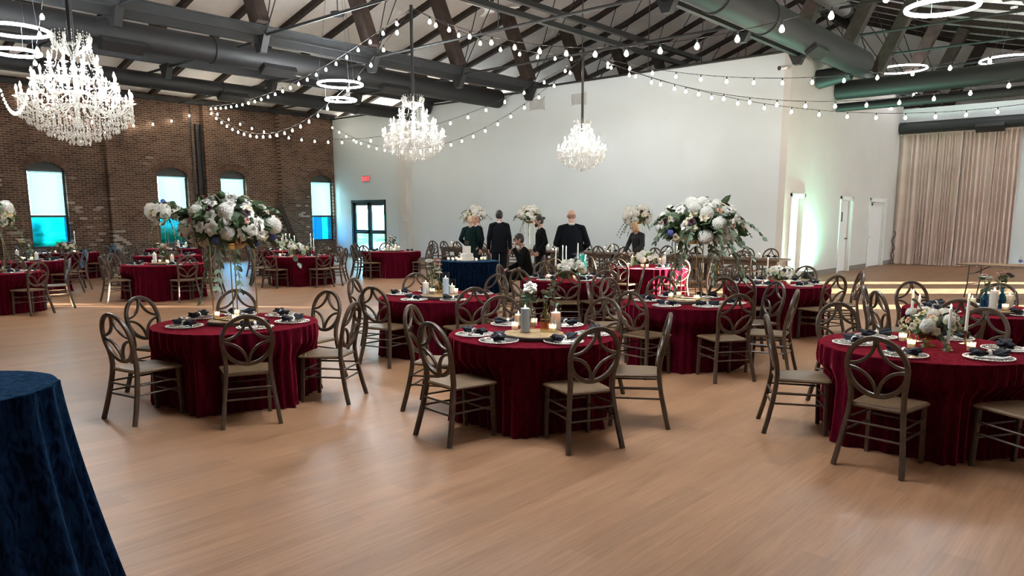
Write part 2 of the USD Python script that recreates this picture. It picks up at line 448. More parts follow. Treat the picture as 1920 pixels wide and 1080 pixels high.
def roof_z(x):
    return float(np.interp(x, [p[0] for p in ROOF], [p[1] for p in ROOF]))


struct("floor", bx(-27.4, Y0 - 0.3, -0.2, 3.9, YG + 0.2, 0.0), "floor_boards", "warm brown wood-look plank floor of the hall")
struct("ground", bx(-160, -90, -0.75, -27.45, 170, -0.45), "lot_paving", "pale paved lot seen through the windows")
struct("lawn", bx(-75, -60, -0.45, -47, 120, -0.30), "lawn_green", "strip of green lawn beyond the paved lot outside")

# ---- the brick wall with its arched windows
WINDOWS = [(7.71, 8.83), (11.70, 12.82), (13.98, 15.08), (17.94, 19.02), (4.35, 5.47), (1.0, 2.12), (-2.3, -1.18), (-5.6, -4.48)]
SILL, SPRING, CROWN = 0.665, 3.13, 3.375


def arc_pts(y0, y1, z0, z1, n=14):
    c, h = (y1 - y0) / 2, z1 - z0
    R = (c * c + h * h) / (2 * h)
    a = math.asin(c / R)
    return [((y0 + y1) / 2 + R * math.sin(t), z1 - R + R * math.cos(t)) for t in np.linspace(a, -a, n)]


wall = sbox(Y0, -0.5, YB + 0.25, 6.0)
for y0, y1 in WINDOWS:
    wall = wall.difference(Polygon([(y0, SILL), (y1, SILL)] + arc_pts(y0, y1, SPRING, CROWN)))
wl = group_struct("wall_left", "old red-brown brick wall with arched windows and whitewash traces")
obj("brickwork", move(prism(wall, 0.5, "yz"), (XL - 0.5, 0, 0)), "old_brick", wl)
for y0, y1 in [(6.85, 7.42), (10.03, 10.60), (13.40, 13.92), (16.45, 17.02), (3.2, 3.75), (-0.2, 0.37), (-3.6, -3.0)]:
    obj("pilaster", bx(XL, y0, 0, XL + 0.24, y1, 5.6), "old_brick", wl)
for y0, y1 in WINDOWS[:6]:
    inner, outer = arc_pts(y0, y1, SPRING, CROWN, 25), arc_pts(y0 - 0.2, y1 + 0.2, SPRING + 0.13, CROWN + 0.25, 25)
    bricks = []
    for k in range(24):
        g = 0.08
        lerp = lambda A, t: (np.array(A[k]) * (1 - t) + np.array(A[k + 1]) * t)
        q = Polygon([lerp(inner, g), lerp(inner, 1 - g), lerp(outer, 1 - g), lerp(outer, g)])
        bricks.append(move(prism(q, 0.02, "yz"), (XL - 0.002, 0, 0)))
    obj("brick_arch", join(*bricks), "arch_brick", wl, kind="stuff")
obj("wall_plate", bx(XL, Y0, 5.62, XL + 0.2, YB, 5.76), "dark_steel", wl)

blind_label = {1: "arched window nearest the corner of the brick wall", }
WIN_LABEL = ["arched brick window at far left with bright blind and parked-lot view", "arched brick window behind the left tall white flowers", "arched brick window hidden behind the large tall floral centrepiece", "arched brick window beside the corner of the white wall",
             "arched brick window outside the left edge of view", "second arched brick window outside the left edge", "third arched brick window outside the left edge", "fourth arched brick window outside the left edge"]
for n, (y0, y1) in enumerate(WINDOWS):
    w = group_struct(f"window_{n + 1}", WIN_LABEL[n])
    xf = XL - 0.22
    P = []
    for a, b, c, d in ((y0, SILL, y0 + 0.07, SPRING), (y1 - 0.07, SILL, y1, SPRING), (y0, SILL, y1, SILL + 0.07), (y0, SPRING - 0.06, y1, SPRING + 0.02)):
        P.append(bx(xf, a, b, xf + 0.09, c, d))
    obj("frame", join(*P), "frame_dark", w)
    obj("meeting_rail", bx(xf + 0.01, y0 + 0.06, 1.645, xf + 0.08, y1 - 0.06, 1.715), "frame_dark", w)
    obj("arch_panel", move(prism(Polygon(arc_pts(y0, y1, SPRING, CROWN)), 0.05, "yz"), (xf + 0.02, 0, 0)), "arch_panel", w)
    for a, b in ((SILL + 0.06, 1.65), (1.71, SPRING - 0.05)):
        obj("pane", bx(xf + 0.03, y0 + 0.06, a, xf + 0.036, y1 - 0.06, b), "window_glass" if a < 1 else "window_glass_upper", w)
    obj("sill", bx(XL - 0.3, y0, SILL - 0.05, XL + 0.03, y1, SILL), "arch_brick", w)
    bl = obj("blind", bx(xf + 0.10, y0 + 0.08, 3.02, xf + 0.15, y1 - 0.08, SPRING - 0.06), "blind_white", w)
    sl = [move(bx(-0.017, y0 + 0.09, -0.001, 0.017, y1 - 0.09, 0.001), (xf + 0.125, 0, z), ry=1.12) for z in np.arange(1.76, 3.02, 0.031)]
    obj("slats", join(*sl), "blind_white", bl, kind="stuff")

# ---- the white end wall, the box of rooms behind it and the far curtain wall
DOOR = (-25.72, -23.50, 2.33)
ew = sbox(XL, 0, XS - 0.18, 5.72).difference(sbox(DOOR[0], -1, DOOR[1], DOOR[2]))
struct("wall_back", move(prism(ew, 0.2, "xz"), (0, YB, 0)), "white_paint", "tall white end wall behind the head table")
struct("trim_1", bx(-22.42, YB - 0.28, 0, -21.96, YB, 5.70), "warm_paint", "white boxed column on the end wall right of the glass doors")
SIDE_DOORS = [(19.55, 20.42, 2.2), (23.40, 24.40, 2.2), (26.25, 27.95, 2.2)]
iw = sbox(YB, 0, YF, 5.72)
for a, b, h in SIDE_DOORS:
    iw = iw.difference(sbox(a, -1, b, h))
struct("wall_right_inner", move(prism(iw, 0.18, "yz"), (XS - 0.18, 0, 0)), "warm_paint", "white side wall with three white doors, running back to the curtain")
struct("wall_inner_west", bx(-22.3, YB + 0.2, 0, -22.1, YG, 5.7), "white_paint")
struct("wall_far", bx(XS - 0.1, YF, 0, XR + 0.2, YF + 0.2, 5.35), "white_paint", "pale far wall behind the blush curtains")
gable = Polygon([(-27.2, 4.9), (-22.2, 4.9), (-22.2, 0), (3.7, 0), (3.7, 5.6)] + [(x, z + 0.02) for x, z in ROOF[::-1][1:-1]] + [(-27.2, 5.7)])
struct("wall_gable", move(prism(gable, 0.2, "xz"), (0, YG, 0)), "roof_boards", "gable end of the roof above the far wall")
struct("wall_front", bx(-27.3, Y0 - 0.2, 0, 3.8, Y0, 10.4), "warm_paint")
RW = [(20.95, 22.15), (24.65, 26.45), (27.75, 28.9)]
rw = sbox(Y0, 0, YG, 6.0)
RTOP = (2.08, 1.12, 1.12)           # tops of the unseen openings, shaped to limit the sun bands
for (y0, y1), top in zip(RW, RTOP):
    rw = rw.difference(sbox(y0, 0.03, y1, top))
struct("wall_right", move(prism(rw, 0.35, "yz"), (XR, 0, 0)), "warm_paint", "right-hand wall with tall windows, beside the camera")
for n, ((y0, y1), top) in enumerate(zip(RW, RTOP)):
    w = group_struct(f"window_{n + 9}", ["nearest glazed opening of the right-hand wall", "wide middle glazed opening of the right-hand wall", "far glazed opening of the right-hand wall"][n])
    obj("frame", join(bx(XR + 0.1, y0, 0.03, XR + 0.18, y0 + 0.05, top), bx(XR + 0.1, y1 - 0.05, 0.03, XR + 0.18, y1, top), bx(XR + 0.1, y0, top - 0.05, XR + 0.18, y1, top)), "frame_dark", w)
    obj("pane", bx(XR + 0.13, y0 + 0.05, 0.04, XR + 0.136, y1 - 0.05, top), "clear_glass", w)

bb = group_struct("baseboard_right", "taupe baseboard along the side wall with the doors")
for a, b in ((YB, 19.48), (20.5, 23.32), (24.48, 26.17), (28.03, YF)):
    obj("board", bx(XS, a, 0, XS + 0.018, b, 0.15), "baseboard_grey", bb)
bb = group_struct("baseboard_back", "taupe baseboard along the white end wall")
for a, b in ((XL, DOOR[0] - 0.06), (DOOR[1] + 0.06, -22.42), (-21.96, XS)):
    obj("board", bx(a, YB - 0.018, 0, b, YB, 0.14), "baseboard_grey", bb)
struct("baseboard_far", bx(-4.0, YF - 0.018, 0, XR, YF, 0.14), "baseboard_grey", "taupe baseboard of the far wall")

# ---- doors
d = group_struct("door_1", "dark-framed glass double door in the end wall")
x0, x1, h = DOOR
obj("frame", join(bx(x0, YB - 0.02, 0, x0 + 0.09, YB + 0.16, h), bx(x1 - 0.07, YB - 0.02, 0, x1, YB + 0.16, h), bx(x0, YB - 0.02, h - 0.1, x1, YB + 0.16, h)), "frame_dark", d)
xm = (x0 + x1) / 2
for a, b in ((x0 + 0.09, xm - 0.004), (xm + 0.004, x1 - 0.07)):
    P = [bx(a, YB + 0.04, 0.01, a + 0.11, YB + 0.1, h - 0.1), bx(b - 0.11, YB + 0.04, 0.01, b, YB + 0.1, h - 0.1)]
    P += [bx(a, YB + 0.04, z0, b, YB + 0.1, z1) for z0, z1 in ((0.01, 0.28), (0.98, 1.13), (h - 0.22, h - 0.1))]
    leaf = obj("door_leaf", join(*P), "frame_dark", d)
    obj("pane", bx(a + 0.1, YB + 0.065, 0.27, b - 0.1, YB + 0.071, 0.99), "door_glass", leaf)
    obj("pane", bx(a + 0.1, YB + 0.065, 1.12, b - 0.1, YB + 0.071, h - 0.21), "door_glass", leaf)
    obj("push_bar", bx(a + 0.12, YB - 0.03, 1.02, b - 0.12, YB + 0.04, 1.08), "grey_steel", leaf)
SD_LABEL = ["white door in the side wall beside the green uplight", "white restroom door with a small black sign", "white door with lever handle beside the blush curtain"]
for n, (a, b, h) in enumerate(SIDE_DOORS):
    d = group_struct(f"door_{n + 2}", SD_LABEL[n])
    F = [bx(XS - 0.18, a, 0, XS + 0.02, a + 0.05, h), bx(XS - 0.18, b - 0.05, 0, XS + 0.02, b, h), bx(XS - 0.18, a, h - 0.05, XS + 0.02, b, h),
         bx(XS, a - 0.07, 0, XS + 0.03, a + 0.01, h + 0.07), bx(XS, b - 0.01, 0, XS + 0.03, b + 0.07, h + 0.07), bx(XS, a - 0.07, h - 0.01, XS + 0.03, b + 0.07, h + 0.07)]
    obj("frame", join(*F), "trim_white", d)
    leaf = obj("door_leaf", rbox(XS - 0.14, a + 0.05, 0.01, XS - 0.09, b - 0.05, h - 0.05, 0.004), "door_white", d)
    if n:
        hy = a + 0.16 if n == 2 else b - 0.14
        obj("handle", join(rod((XS - 0.09, hy, 1.0), (XS - 0.02, hy, 1.0), 0.012), rod((XS - 0.03, hy, 1.0), (XS - 0.03, hy + (0.12 if n == 2 else -0.12), 1.0), 0.011), move(lathe([(0, 0), (0.03, 0), (0.03, 0.01), (0, 0.01)], 16), (XS - 0.09, hy, 1.0), ry=math.pi / 2)), "grey_steel", leaf)
    if n == 1:
        obj("sign", bx(XS - 0.09, a + 0.30, 1.52, XS - 0.075, a + 0.46, 1.80), "black_plastic", leaf)
    if n == 2:
        obj("door_closer", join(bx(XS - 0.09, a + 0.1, 2.03, XS - 0.03, a + 0.4, 2.1), rod((XS - 0.05, a + 0.2, 2.12), (XS - 0.02, a + 0.5, 2.12), 0.01)), "grey_steel", leaf)

# ---- roof: deck, rafters, beams, trusses
ce = group_struct("ceiling", "pale boarded roof underside over dark rafters")
for (xa, za), (xb, zb) in zip(ROOF[:-1], ROOF[1:]):
    q = Polygon([(xa, za), (xb, zb), (xb, zb + 0.15), (xa, za + 0.15)])
    obj("roof_deck", move(prism(q, YG - Y0 + 0.4, "xz"), (0, Y0 - 0.2, 0)), "roof_boards", ce)
ys = [8.54 + 1.57 * k for k in range(-11, 18)]
for (xa, za), (xb, zb) in zip(ROOF[:-1], ROOF[1:]):
    for y in ys:
        obj("rafter", beam((xa, y, za - 0.08), (xb, y, zb - 0.08), 0.14, 0.16), "old_timber", ce)
ridge = obj("ridge_beam", bx(-11.8, Y0, 9.75, -11.6, YG, 10.05), "old_timber", ce)

LINES = {"wall side": -20.8, "left": -16.0, "right": -7.4, "camera side": -2.6}
for nm, x in LINES.items():
    b = group_struct("steel_beam", f"long dark steel roof beam along the hall, {nm} line")
    obj("upper_channel", join(bx(x - 0.07, Y0, 5.70, x + 0.07, YG, 5.725), bx(x - 0.07, Y0, 5.915, x + 0.07, YG, 5.94), bx(x - 0.02, Y0, 5.725, x + 0.02, YG, 5.915)), "grey_steel", b)
    if nm in ("left", "right"):
        obj("lower_channel", bx(x - 0.055, Y0, 5.53, x + 0.055, YB - 0.02, 5.698), "dark_steel", b)
for z, nm in ((6.2, "lower"), (6.5, "upper")):
    struct("sway_beam", bx(-11.76, Y0, z - 0.06, -11.64, 22.0, z + 0.06), "dark_steel", f"dark steel sway beam under the ridge, {nm} one")

for k in range(-4, 9):
    y = 9.54 + 3.13 * k
    t = group_struct("roof_truss", f"timber and iron roof truss number {k + 5} from the near end")
    for (x, lean) in ((-20.8, -1), (-16.0, -1), (-7.4, 1), (-2.6, 1)):
        zt = roof_z(x + lean * 0.9) - 0.2
        obj("strut", beam((x - lean * 0.02, y, 5.94), (x + lean * 0.44 * (zt - 5.94), y, zt), 0.34, 0.30, up=(0, 1, 0)), "brown_timber", t)
        obj("foot_bracket", move(prism(Polygon([(-0.26, 0.0), (0.26, 0.0), (0.08, -0.36), (-0.08, -0.36)]), 0.16, "xz"), (x, y - 0.08, 5.70)), "dark_steel", t)
    for xa, xb, z in ((-16, -7.4, 5.70), (-26.8, -20.8, 5.62), (-20.8, -16, 5.62), (-7.4, -2.6, 6.5), (-2.6, 3.4, 6.0)):
        obj("tie_rod", rod((xa, y, z), (xb, y, z), 0.032, 6), "dark_steel", t)
    for xa, za, xb in ((-16, 5.7, -13.4), (-7.4, 5.7, -10.0), (-16, 5.7, -14.8), (-7.4, 5.7, -8.6)):
        obj("brace_rod", rod((xa, y + 0.1, za), (xb, y + 0.1, roof_z(xb) - 0.2), 0.014, 5), "dark_steel", t)
    obj("king_rod", rod((-11.7, y + 0.12, 5.7), (-11.7, y + 0.12, 9.8), 0.014, 5), "grey_steel", t)


# ---- ducts
def duct(label, a, b, r, m="duct_black", registers=(), collars=(), cap=True):
    t = thing("air_duct", label, "duct")
    a, b = np.array(a, float), np.array(b, float)
    dr = (b - a) / np.linalg.norm(b - a)
    obj("pipe", tube([a, *(a + (b - a) * k for k in (0.25, 0.5, 0.75)), b], r, 28), m, t, smooth=40)
    for s in collars:
        p = a + dr * s
        obj("collar", tube([p - dr * 0.05, p - dr * 0.04, p + dr * 0.04, p + dr * 0.05], [r, r + 0.025, r + 0.025, r], 28), m, t, smooth=40)
    for s, w in registers:
        p = a + dr * s
        side = np.array([0.55, 0, -0.84]) if abs(dr[1]) > 0.5 else np.array([0, -0.6, -0.8])
        c = p + side * r
        n = np.cross(dr, side)
        q = [c + dr * i * w / 2 + n * j * 0.14 + side * o for i, j, o in ((-1, -1, -0.06), (1, -1, -0.06), (1, 1, -0.06), (-1, 1, -0.06), (-1, -1, 0.09), (1, -1, 0.09), (1, 1, 0.09), (-1, 1, 0.09))]
        obj("register", (np.array(q), _BOX), "dark_steel", t)
    return t


duct("large black round air duct running over the tables to the end wall", (-17.3, Y0 + 0.05, 5.5), (-17.3, 18.9, 5.5), 0.285, registers=((15.9, 0.9), (19.6, 0.9), (23.3, 0.9)), collars=(12, 18, 24))
duct("smaller black round air duct nearest the brick wall", (-21.9, Y0 + 0.05, 5.42), (-21.9, YB - 0.02, 5.42), 0.215, registers=((12.6, 0.9), (20.9, 0.9)), collars=(14, 20.6, 25.5))
t3 = duct("big black duct above the right corner of the white wall", (-6.66, Y0 + 0.05, 5.62), (-6.66, 21.3, 5.62), 0.33, registers=((26.6, 0.8),), collars=(22.0, 24.1))
obj("branch", tube([(-6.75, 20.85, 5.36), (-7.2, 20.85, 5.30), (-7.56, 20.85, 5.26)], [0.2, 0.22, 0.25], 24), "duct_black", t3, smooth=40)
duct("upper of two black ducts crossing above the side wall doors", (XS + 0.02, 22.4, 5.16), (XR - 0.03, 22.4, 5.16), 0.25)
duct("lower slimmer black duct crossing above the side wall doors", (XS + 0.02, 22.45, 4.70), (XR - 0.03, 22.45, 4.70), 0.115)
duct("black duct directly above the blush curtains", (XS + 0.02, 28.92, 4.68), (XR - 0.03, 28.92, 4.68), 0.19, registers=((2.7, 0.8),))
tg = duct("short grey metal duct high above the right corner", (-6.6, 15.4, 6.62), (-6.6, 19.6, 6.62), 0.17, m="duct_grey")
obj("end_cap", tube([(-6.6, 19.6, 6.62), (-6.6, 19.75, 6.62)], 0.18, 24), "duct_black", tg, smooth=40)

# ---- fixtures on the walls
t = thing("exit_sign", "small red exit sign above the glass double door", "sign", (-24.65, YB - 0.03, 3.165))
obj("housing", rbox(-0.24, -0.03, -0.125, 0.24, 0.03, 0.125, 0.008), "exit_face", t)
tm = meshkit.text_mesh("EXIT", 0.15, 0.004, bold=True)
v = np.asarray(tm.vertices); v = v - [(v[:, 0].min() + v[:, 0].max()) / 2, (v[:, 1].min() + v[:, 1].max()) / 2, 0]
obj("lettering", (np.stack([v[:, 0], -0.031 - v[:, 2], v[:, 1]], 1), np.asarray(tm.faces)), "exit_red", t)
for nm, (xa, xb, za, zb) in (("left", (-16.13, -15.49, 5.03, 5.42)), ("right", (-14.44, -13.86, 5.03, 5.41))):
    t = thing("wall_vent", f"grey louvred air vent high on the white end wall, {nm} one", "vent", ((xa + xb) / 2, YB - 0.012, (za + zb) / 2), group=None)
    w, h = (xb - xa) / 2, (zb - za) / 2
    obj("vent_frame", join(bx(-w, -0.012, -h, w, 0.012, -h + 0.03), bx(-w, -0.012, h - 0.03, w, 0.012, h), bx(-w, -0.012, -h, -w + 0.03, 0.012, h), bx(w - 0.03, -0.012, -h, w, 0.012, h), bx(-w, 0.008, -h, w, 0.012, h)), "white_plastic", t)
    for k, x in enumerate(np.linspace(-w + 0.05, w - 0.05, 14)):
        obj("louvre", move(bx(-0.003, -0.012, -h + 0.03, 0.003, 0.012, h - 0.03), (x, 0, 0), rz=0.5), "vent_grey", t)
t = thing("security_camera", "small black and white security camera near the top right of the end wall", "camera", (-7.75, YB - 0.001, 5.34))
obj("bracket", join(move(lathe([(0, 0), (0.06, 0), (0.06, 0.03), (0, 0.03)], 16), rx=math.pi / 2), rod((0, -0.03, 0), (0, -0.12, -0.02), 0.018)), "white_plastic", t)
obj("camera_body", tube([(0.03, -0.08, 0.0), (-0.05, -0.26, -0.04)], 0.05, 14), "white_plastic", t, smooth=40)
obj("lens_hood", tube([(-0.05, -0.26, -0.04), (-0.062, -0.285, -0.046)], 0.052, 14), "black_plastic", t, smooth=40)
t = thing("wall_switch", "small white thermostat on the boxed column", "switch", (-22.02, YB - 0.281, 1.68))
obj("plate", rbox(-0.06, -0.02, -0.04, 0.06, 0, 0.04, 0.006), "white_plastic", t); obj("display", bx(-0.03, -0.024, -0.01, 0.03, -0.019, 0.02), "vent_grey", t)
t = thing("wall_switch", "second white wall plate under the thermostat", "switch", (-22.02, YB - 0.281, 1.56))
obj("plate", rbox(-0.05, -0.016, -0.035, 0.05, 0, 0.035, 0.006), "white_plastic", t); obj("rocker", bx(-0.012, -0.022, -0.02, 0.012, -0.015, 0.02), "trim_white", t)
t = thing("steel_post", "dark steel channel fixed upright on the brick wall", "post", (XL + 0.02, 13.26, 2.44))
obj("channel", join(bx(0, -0.1, 0, 0.02, 0.1, 2.5), bx(0, -0.1, 0, 0.09, -0.08, 2.5), bx(0, 0.08, 0, 0.09, 0.1, 2.5)), "dark_steel", t)
for z in (0.15, 2.3):
    obj("bolt", move(ball((0, 0, 0), 0.025, 1), (0.03, 0, z)), "grey_steel", t)
t = thing("conduit", "thin dark electrical conduit running up the brick wall", "pipe", (XL + 0.045, 13.02, 0.6))
obj("pipe", rod((0, 0, 0), (0, 0, 5.0), 0.022), "dark_steel", t)
for z in (0.6, 1.9, 3.2, 4.5):
    obj("clamp", bx(-0.04, -0.04, z, 0.028, 0.04, z + 0.03), "grey_steel", t)
t = thing("timber_plank", "dark timber plank leaning against the brick pilaster", "plank", (XL + 0.55, 16.45, 0.0))
obj("plank", beam((0.1, 0.5, 0.0), (-0.2, -0.22, 2.15), 0.2, 0.06, up=(1, 0, 0)), "old_timber", t)

# ---- curtains
CURTAINS = [(-7.72, -5.66, "left blush curtain panel reaching the floor beside the side wall"), (-5.64, -4.03, "right blush curtain panel on the far wall")]
for n, (xa, xb, lab) in enumerate(CURTAINS):
    rs = np.random.RandomState(40 + n)
    nx, nz = 170, 26
    s = np.linspace(0, 1, nx)
    ph = np.cumsum(0.25 + 1.6 * meshkit.noise(np.stack([s * 17, s * 0, s * 0 + n], 1)) ** 1.5)
    ph = ph / ph[-1] * 2 * np.pi * (15 if n == 0 else 13)
    zz = np.linspace(4.46, 0.012, nz)
    X, Z = np.meshgrid(xa + (xb - xa) * s, zz)
    t_ = (4.46 - Z) / 4.46
    amp = 0.035 + 0.035 * meshkit.noise(np.stack([X * 3, t_ * 1.5, X * 0 + n], -1))
    Yc = YF - 0.13 + amp * np.sin(ph[None, :] + 0.8 * t_ * np.sin(X * 5)) - 0.10 * np.clip((t_ - 0.93) / 0.07, 0, 1) ** 2 * meshkit.noise(np.stack([X * 6, X * 0, X * 0 + 3], -1))
    front = np.stack([X + 0.02 * t_ * np.sin(X * 7), Yc, Z], -1)
    t = thing("curtain", lab, "curtain", (0, 0, 0), group=None)
    a = grid_mesh(front); b = grid_mesh(front + [0, 0.006, 0])
    obj("fabric", join(a, (b[0], b[1][:, ::-1])), "curtain_blush", t, smooth=True)
    obj("heading_tape", bx(xa, YF - 0.15, 4.43, xb, YF - 0.11, 4.49), "curtain_blush", t)
t = thing("curtain_rail", "dark curtain rail carrying the blush curtains", "rail", (0, 0, 0))
obj("rail", bx(XS + 0.02, YF - 0.16, 4.49, -3.9, YF - 0.10, 4.52), "dark_steel", t)
for x in (-7.4, -6.2, -5.0, -4.0):
    obj("rail_bracket", bx(x - 0.02, YF - 0.12, 4.49, x + 0.02, YF, 4.55), "dark_steel", t)
t = thing("tie_back_cord", "dark cord looped down the left edge of the blush curtain", "cord", (XS + 0.05, YF - 0.35, 0.02))
s = np.linspace(0, 1, 40)
obj("cord", tube(np.stack([0.05 + 0.05 * np.sin(s * 15), 0.03 * np.cos(s * 11), 1.15 - 1.14 * s], 1), 0.012, 6), "black_plastic", t, smooth=True)
obj("cord_end", tube(np.stack([0.04 + 0.12 * s, 0.10 * np.sin(s * 6), 0.014 + 0.5 * (1 - s) ** 2], 1), 0.010, 6), "black_plastic", t, smooth=True)

# ---- folding table with a water bottle, and the coloured uplight by the side wall
FT = at_z(1793, 494, 0.70)
t = thing("folding_table", "brown folding table with black metal legs near the curtain", "table", (FT[0], FT[1], 0), rz=math.atan2(-0.23, 0.97))
obj("tabletop", rbox(0, 0.0, 0.67, 1.83, 0.76, 0.70, 0.006), "fold_table_top", t)
obj("edge_band", join(bx(-0.004, -0.004, 0.672, 1.834, 0.0, 0.698), bx(-0.004, 0, 0.672, 0, 0.76, 0.698)), "table_wood", t)
for x, e in ((0.22, 1), (1.61, -1)):
    for y in (0.1, 0.66):
        obj("leg", tube([(x, y, 0.67), (x - 0.01 * e, y, 0.3), (x - 0.05 * e, y, 0.0)], 0.0125, 8), "black_plastic", t, smooth=40)
    obj("leg_brace", join(rod((x - 0.012 * e, 0.1, 0.28), (x - 0.012 * e, 0.66, 0.28), 0.01), rod((x, 0.38, 0.5), (x + 0.32 * e, 0.38, 0.67), 0.01), rod((x, 0.1, 0.5), (x, 0.66, 0.5), 0.01)), "black_plastic", t)
WB = at_z(1911, 499, 0.70)
t = thing("water_bottle", "clear plastic water bottle with blue label on the folding table", "bottle", (WB[0], WB[1] + 0.12, 0.70))
obj("bottle_body", lathe([(0, 0), (0.032, 0.0), (0.034, 0.02), (0.034, 0.14), (0.028, 0.17), (0.014, 0.195), (0.014, 0.205)], 20), "clear_glass", t, smooth=True)
obj("bottle_label", lathe([(0.0345, 0.07), (0.0347, 0.07), (0.0347, 0.12), (0.0345, 0.12)], 20), "petal_blue", t); obj("cap", lathe([(0, 0.205), (0.016, 0.205), (0.016, 0.222), (0, 0.222)], 16), "white_plastic", t)
t = thing("uplight", "small black floor uplight washing the side wall pale green", "uplight", (XS + 0.18, 20.62, 0))
obj("can", lathe([(0, 0), (0.1, 0), (0.11, 0.02), (0.11, 0.2), (0.1, 0.21), (0.1, 0.17), (0, 0.17)], 20), "black_plastic", t, smooth=40)
obj("yoke", join(bx(-0.13, -0.02, 0.0, -0.115, 0.02, 0.16), bx(0.115, -0.02, 0.0, 0.13, 0.02, 0.16)), "black_plastic", t)
ul = UsdLux.DiskLight.Define(stage, f"{t.GetPath()}/lamp")
ul.CreateRadiusAttr(0.085); ul.CreateIntensityAttr(UPL); ul.CreateColorAttr(Gf.Vec3f(0.36, 1.0, 0.72))
UsdGeom.Xformable(ul).AddTranslateOp().Set(Gf.Vec3d(0, 0, 0.19)); UsdGeom.Xformable(ul).AddRotateXYZOp().Set(Gf.Vec3f(180, -14, 0))
sh = UsdLux.ShapingAPI.Apply(ul.GetPrim()); sh.CreateShapingConeAngleAttr(15.0); sh.CreateShapingConeSoftnessAttr(0.6)


# ---- ring lights: two glowing rings on wires
def ring_light(loc, label, R=0.52, m="ring_glow"):
    t = thing("ring_light", label, "ceiling light", loc)
    a = np.linspace(0, 2 * np.pi, 56, endpoint=False)
    for r, z in ((R, 0.0), (R * 0.68, -0.36 * R / 0.52)):
        obj("ring", tube(np.stack([r * np.cos(a), r * np.sin(a), np.full_like(a, z)], 1), 0.03, 8, closed=True), m, t, smooth=True)
    top = roof_z(loc[0]) - loc[2] - 0.05
    obj("canopy", lathe([(0, top - 0.06), (0.1, top - 0.06), (0.1, top), (0, top)], 20), "white_plastic", t)
    for k in range(3):
        b = 2 * np.pi * k / 3
        obj("wire", rod((R * math.cos(b), R * math.sin(b), 0.02), (0, 0, top - 0.06), 0.004, 5), "grey_steel", t)
        obj("wire", rod((R * 0.68 * math.cos(b), R * 0.68 * math.sin(b), -0.34 * R / 0.52), (R * 0.68 * math.cos(b), R * 0.68 * math.sin(b), 0.0), 0.004, 5), "grey_steel", t)


p = at_z(27, 57, 4.8)
ring_light(p, "double ring light at the left edge above the first chandelier")
ring_light(at_z(638, 158, 4.8), "double ring light between the first two chandeliers")
ring_light(at_z(1772, -52, 4.8), "ring light cut by the top right edge", 0.62)
ring_light(at_z(1690, 130, 6.4), "ring light half hidden behind the crossing ducts", 0.75, "ring_glow_dim")
ring_light(at_z(1892, 112, 6.3), "ring light at the right edge above the crossing ducts", 0.75, "ring_glow_dim")

ring_light((-4.3, 4.7, 4.7), "large double ring light added out of view to brighten the nearest tables", 0.85)  # unseen lamp, added to light the nearest table tops and floor

# ---- ceiling fan and small pendant
fp = at_z(918, 17, 7.4)
t = thing("ceiling_fan", "white ceiling fan hanging high under the roof", "fan", fp)
top = roof_z(fp[0]) - fp[2]
obj("downrod", rod((0, 0, 0.05), (0, 0, top - 0.05), 0.018), "white_plastic", t)
obj("motor", lathe([(0, -0.1), (0.12, -0.09), (0.16, -0.02), (0.12, 0.08), (0.03, 0.14), (0, 0.14)], 24), "white_plastic", t, smooth=40)
for k in range(3):
    obj("blade", move(rbox(0.14, -0.06, -0.008, 0.85, 0.06, 0.008, 0.004), rx=0.0, rz=2.1 * k + 0.5), "trim_white", t)
pp = at_z(633, 25, 6.5)
t = thing("pendant_heater", "small flat black pendant hanging on a rod from the roof", "pendant", pp)
obj("rod", rod((0, 0, 0.03), (0, 0, roof_z(pp[0]) - pp[2] - 0.03), 0.012), "grey_steel", t)
obj("disc", lathe([(0, -0.06), (0.14, -0.06), (0.17, -0.02), (0.17, 0.02), (0.05, 0.05), (0, 0.05)], 24), "black_plastic", t, smooth=40)

# ---- outside: a neighbouring building beyond the corner window, a hedge and shrubs
ya, yb = at_x(603, 400, -42.0)[1], at_x(650, 400, -42.0)[1]
t = thing("building", "blue-grey clad building seen through the corner window", "building", (-42.0, ya, -0.45))
obj("wall", bx(-8, 0, 0, 0, yb - ya, 6.5), "cladding_blue", t)
obj("roof_edge", bx(-8.1, -0.1, 6.5, 0.1, yb - ya + 0.1, 6.7), "cladding_pale", t)
for z in (1.25, 2.35, 3.45, 4.55, 5.65):
    obj("cladding_joint", bx(0, 0.0, z, 0.03, yb - ya, z + 0.05), "cladding_pale", t)
obj("door", bx(0, 1.2, 0, 0.04, 2.2, 2.1), "cladding_pale", t)
hm = trimesh.creation.box((1.4, 34, 1.5)).subdivide_to_size(0.55)
hv = np.asarray(hm.vertices)
hv = hv + (meshkit.noise(hv * 1.7)[:, None] - 0.5) * [0.7, 0.4, 0.7]
hp = obj("hedge", (hv + [-64.0, 16.0, 0.45], np.asarray(hm.faces)), "leaf_green", smooth=True)
tag(hp, "long low dark hedge beyond the lawn outside the brick-wall windows", "hedge")
for n, (u, lab) in enumerate(((88, "dark shrub on the lawn seen through the far-left window"), (330, "dark shrub on the lawn seen through the second window"), (612, "dark shrub on the lawn seen through the corner window"), (706, "dark shrub outside the glass double doors"))):
    y = at_x(u, 425, -50.0)[1]
    b = ball((0, 0, 0), 1.0, 4)
    v = b[0] * (1 + 0.35 * (meshkit.fbm(b[0] * 2.2 + n * 7, 4)[:, None] - 0.4)) * [2.2, 3.6, 1.15]
    t = obj("shrub", (v + [-50 - 3 * math.sin(n * 2.1), y, 0.7], b[1]), "leaf_green", smooth=True)
    tag(t, lab, "shrub", "shrubs outside the windows")

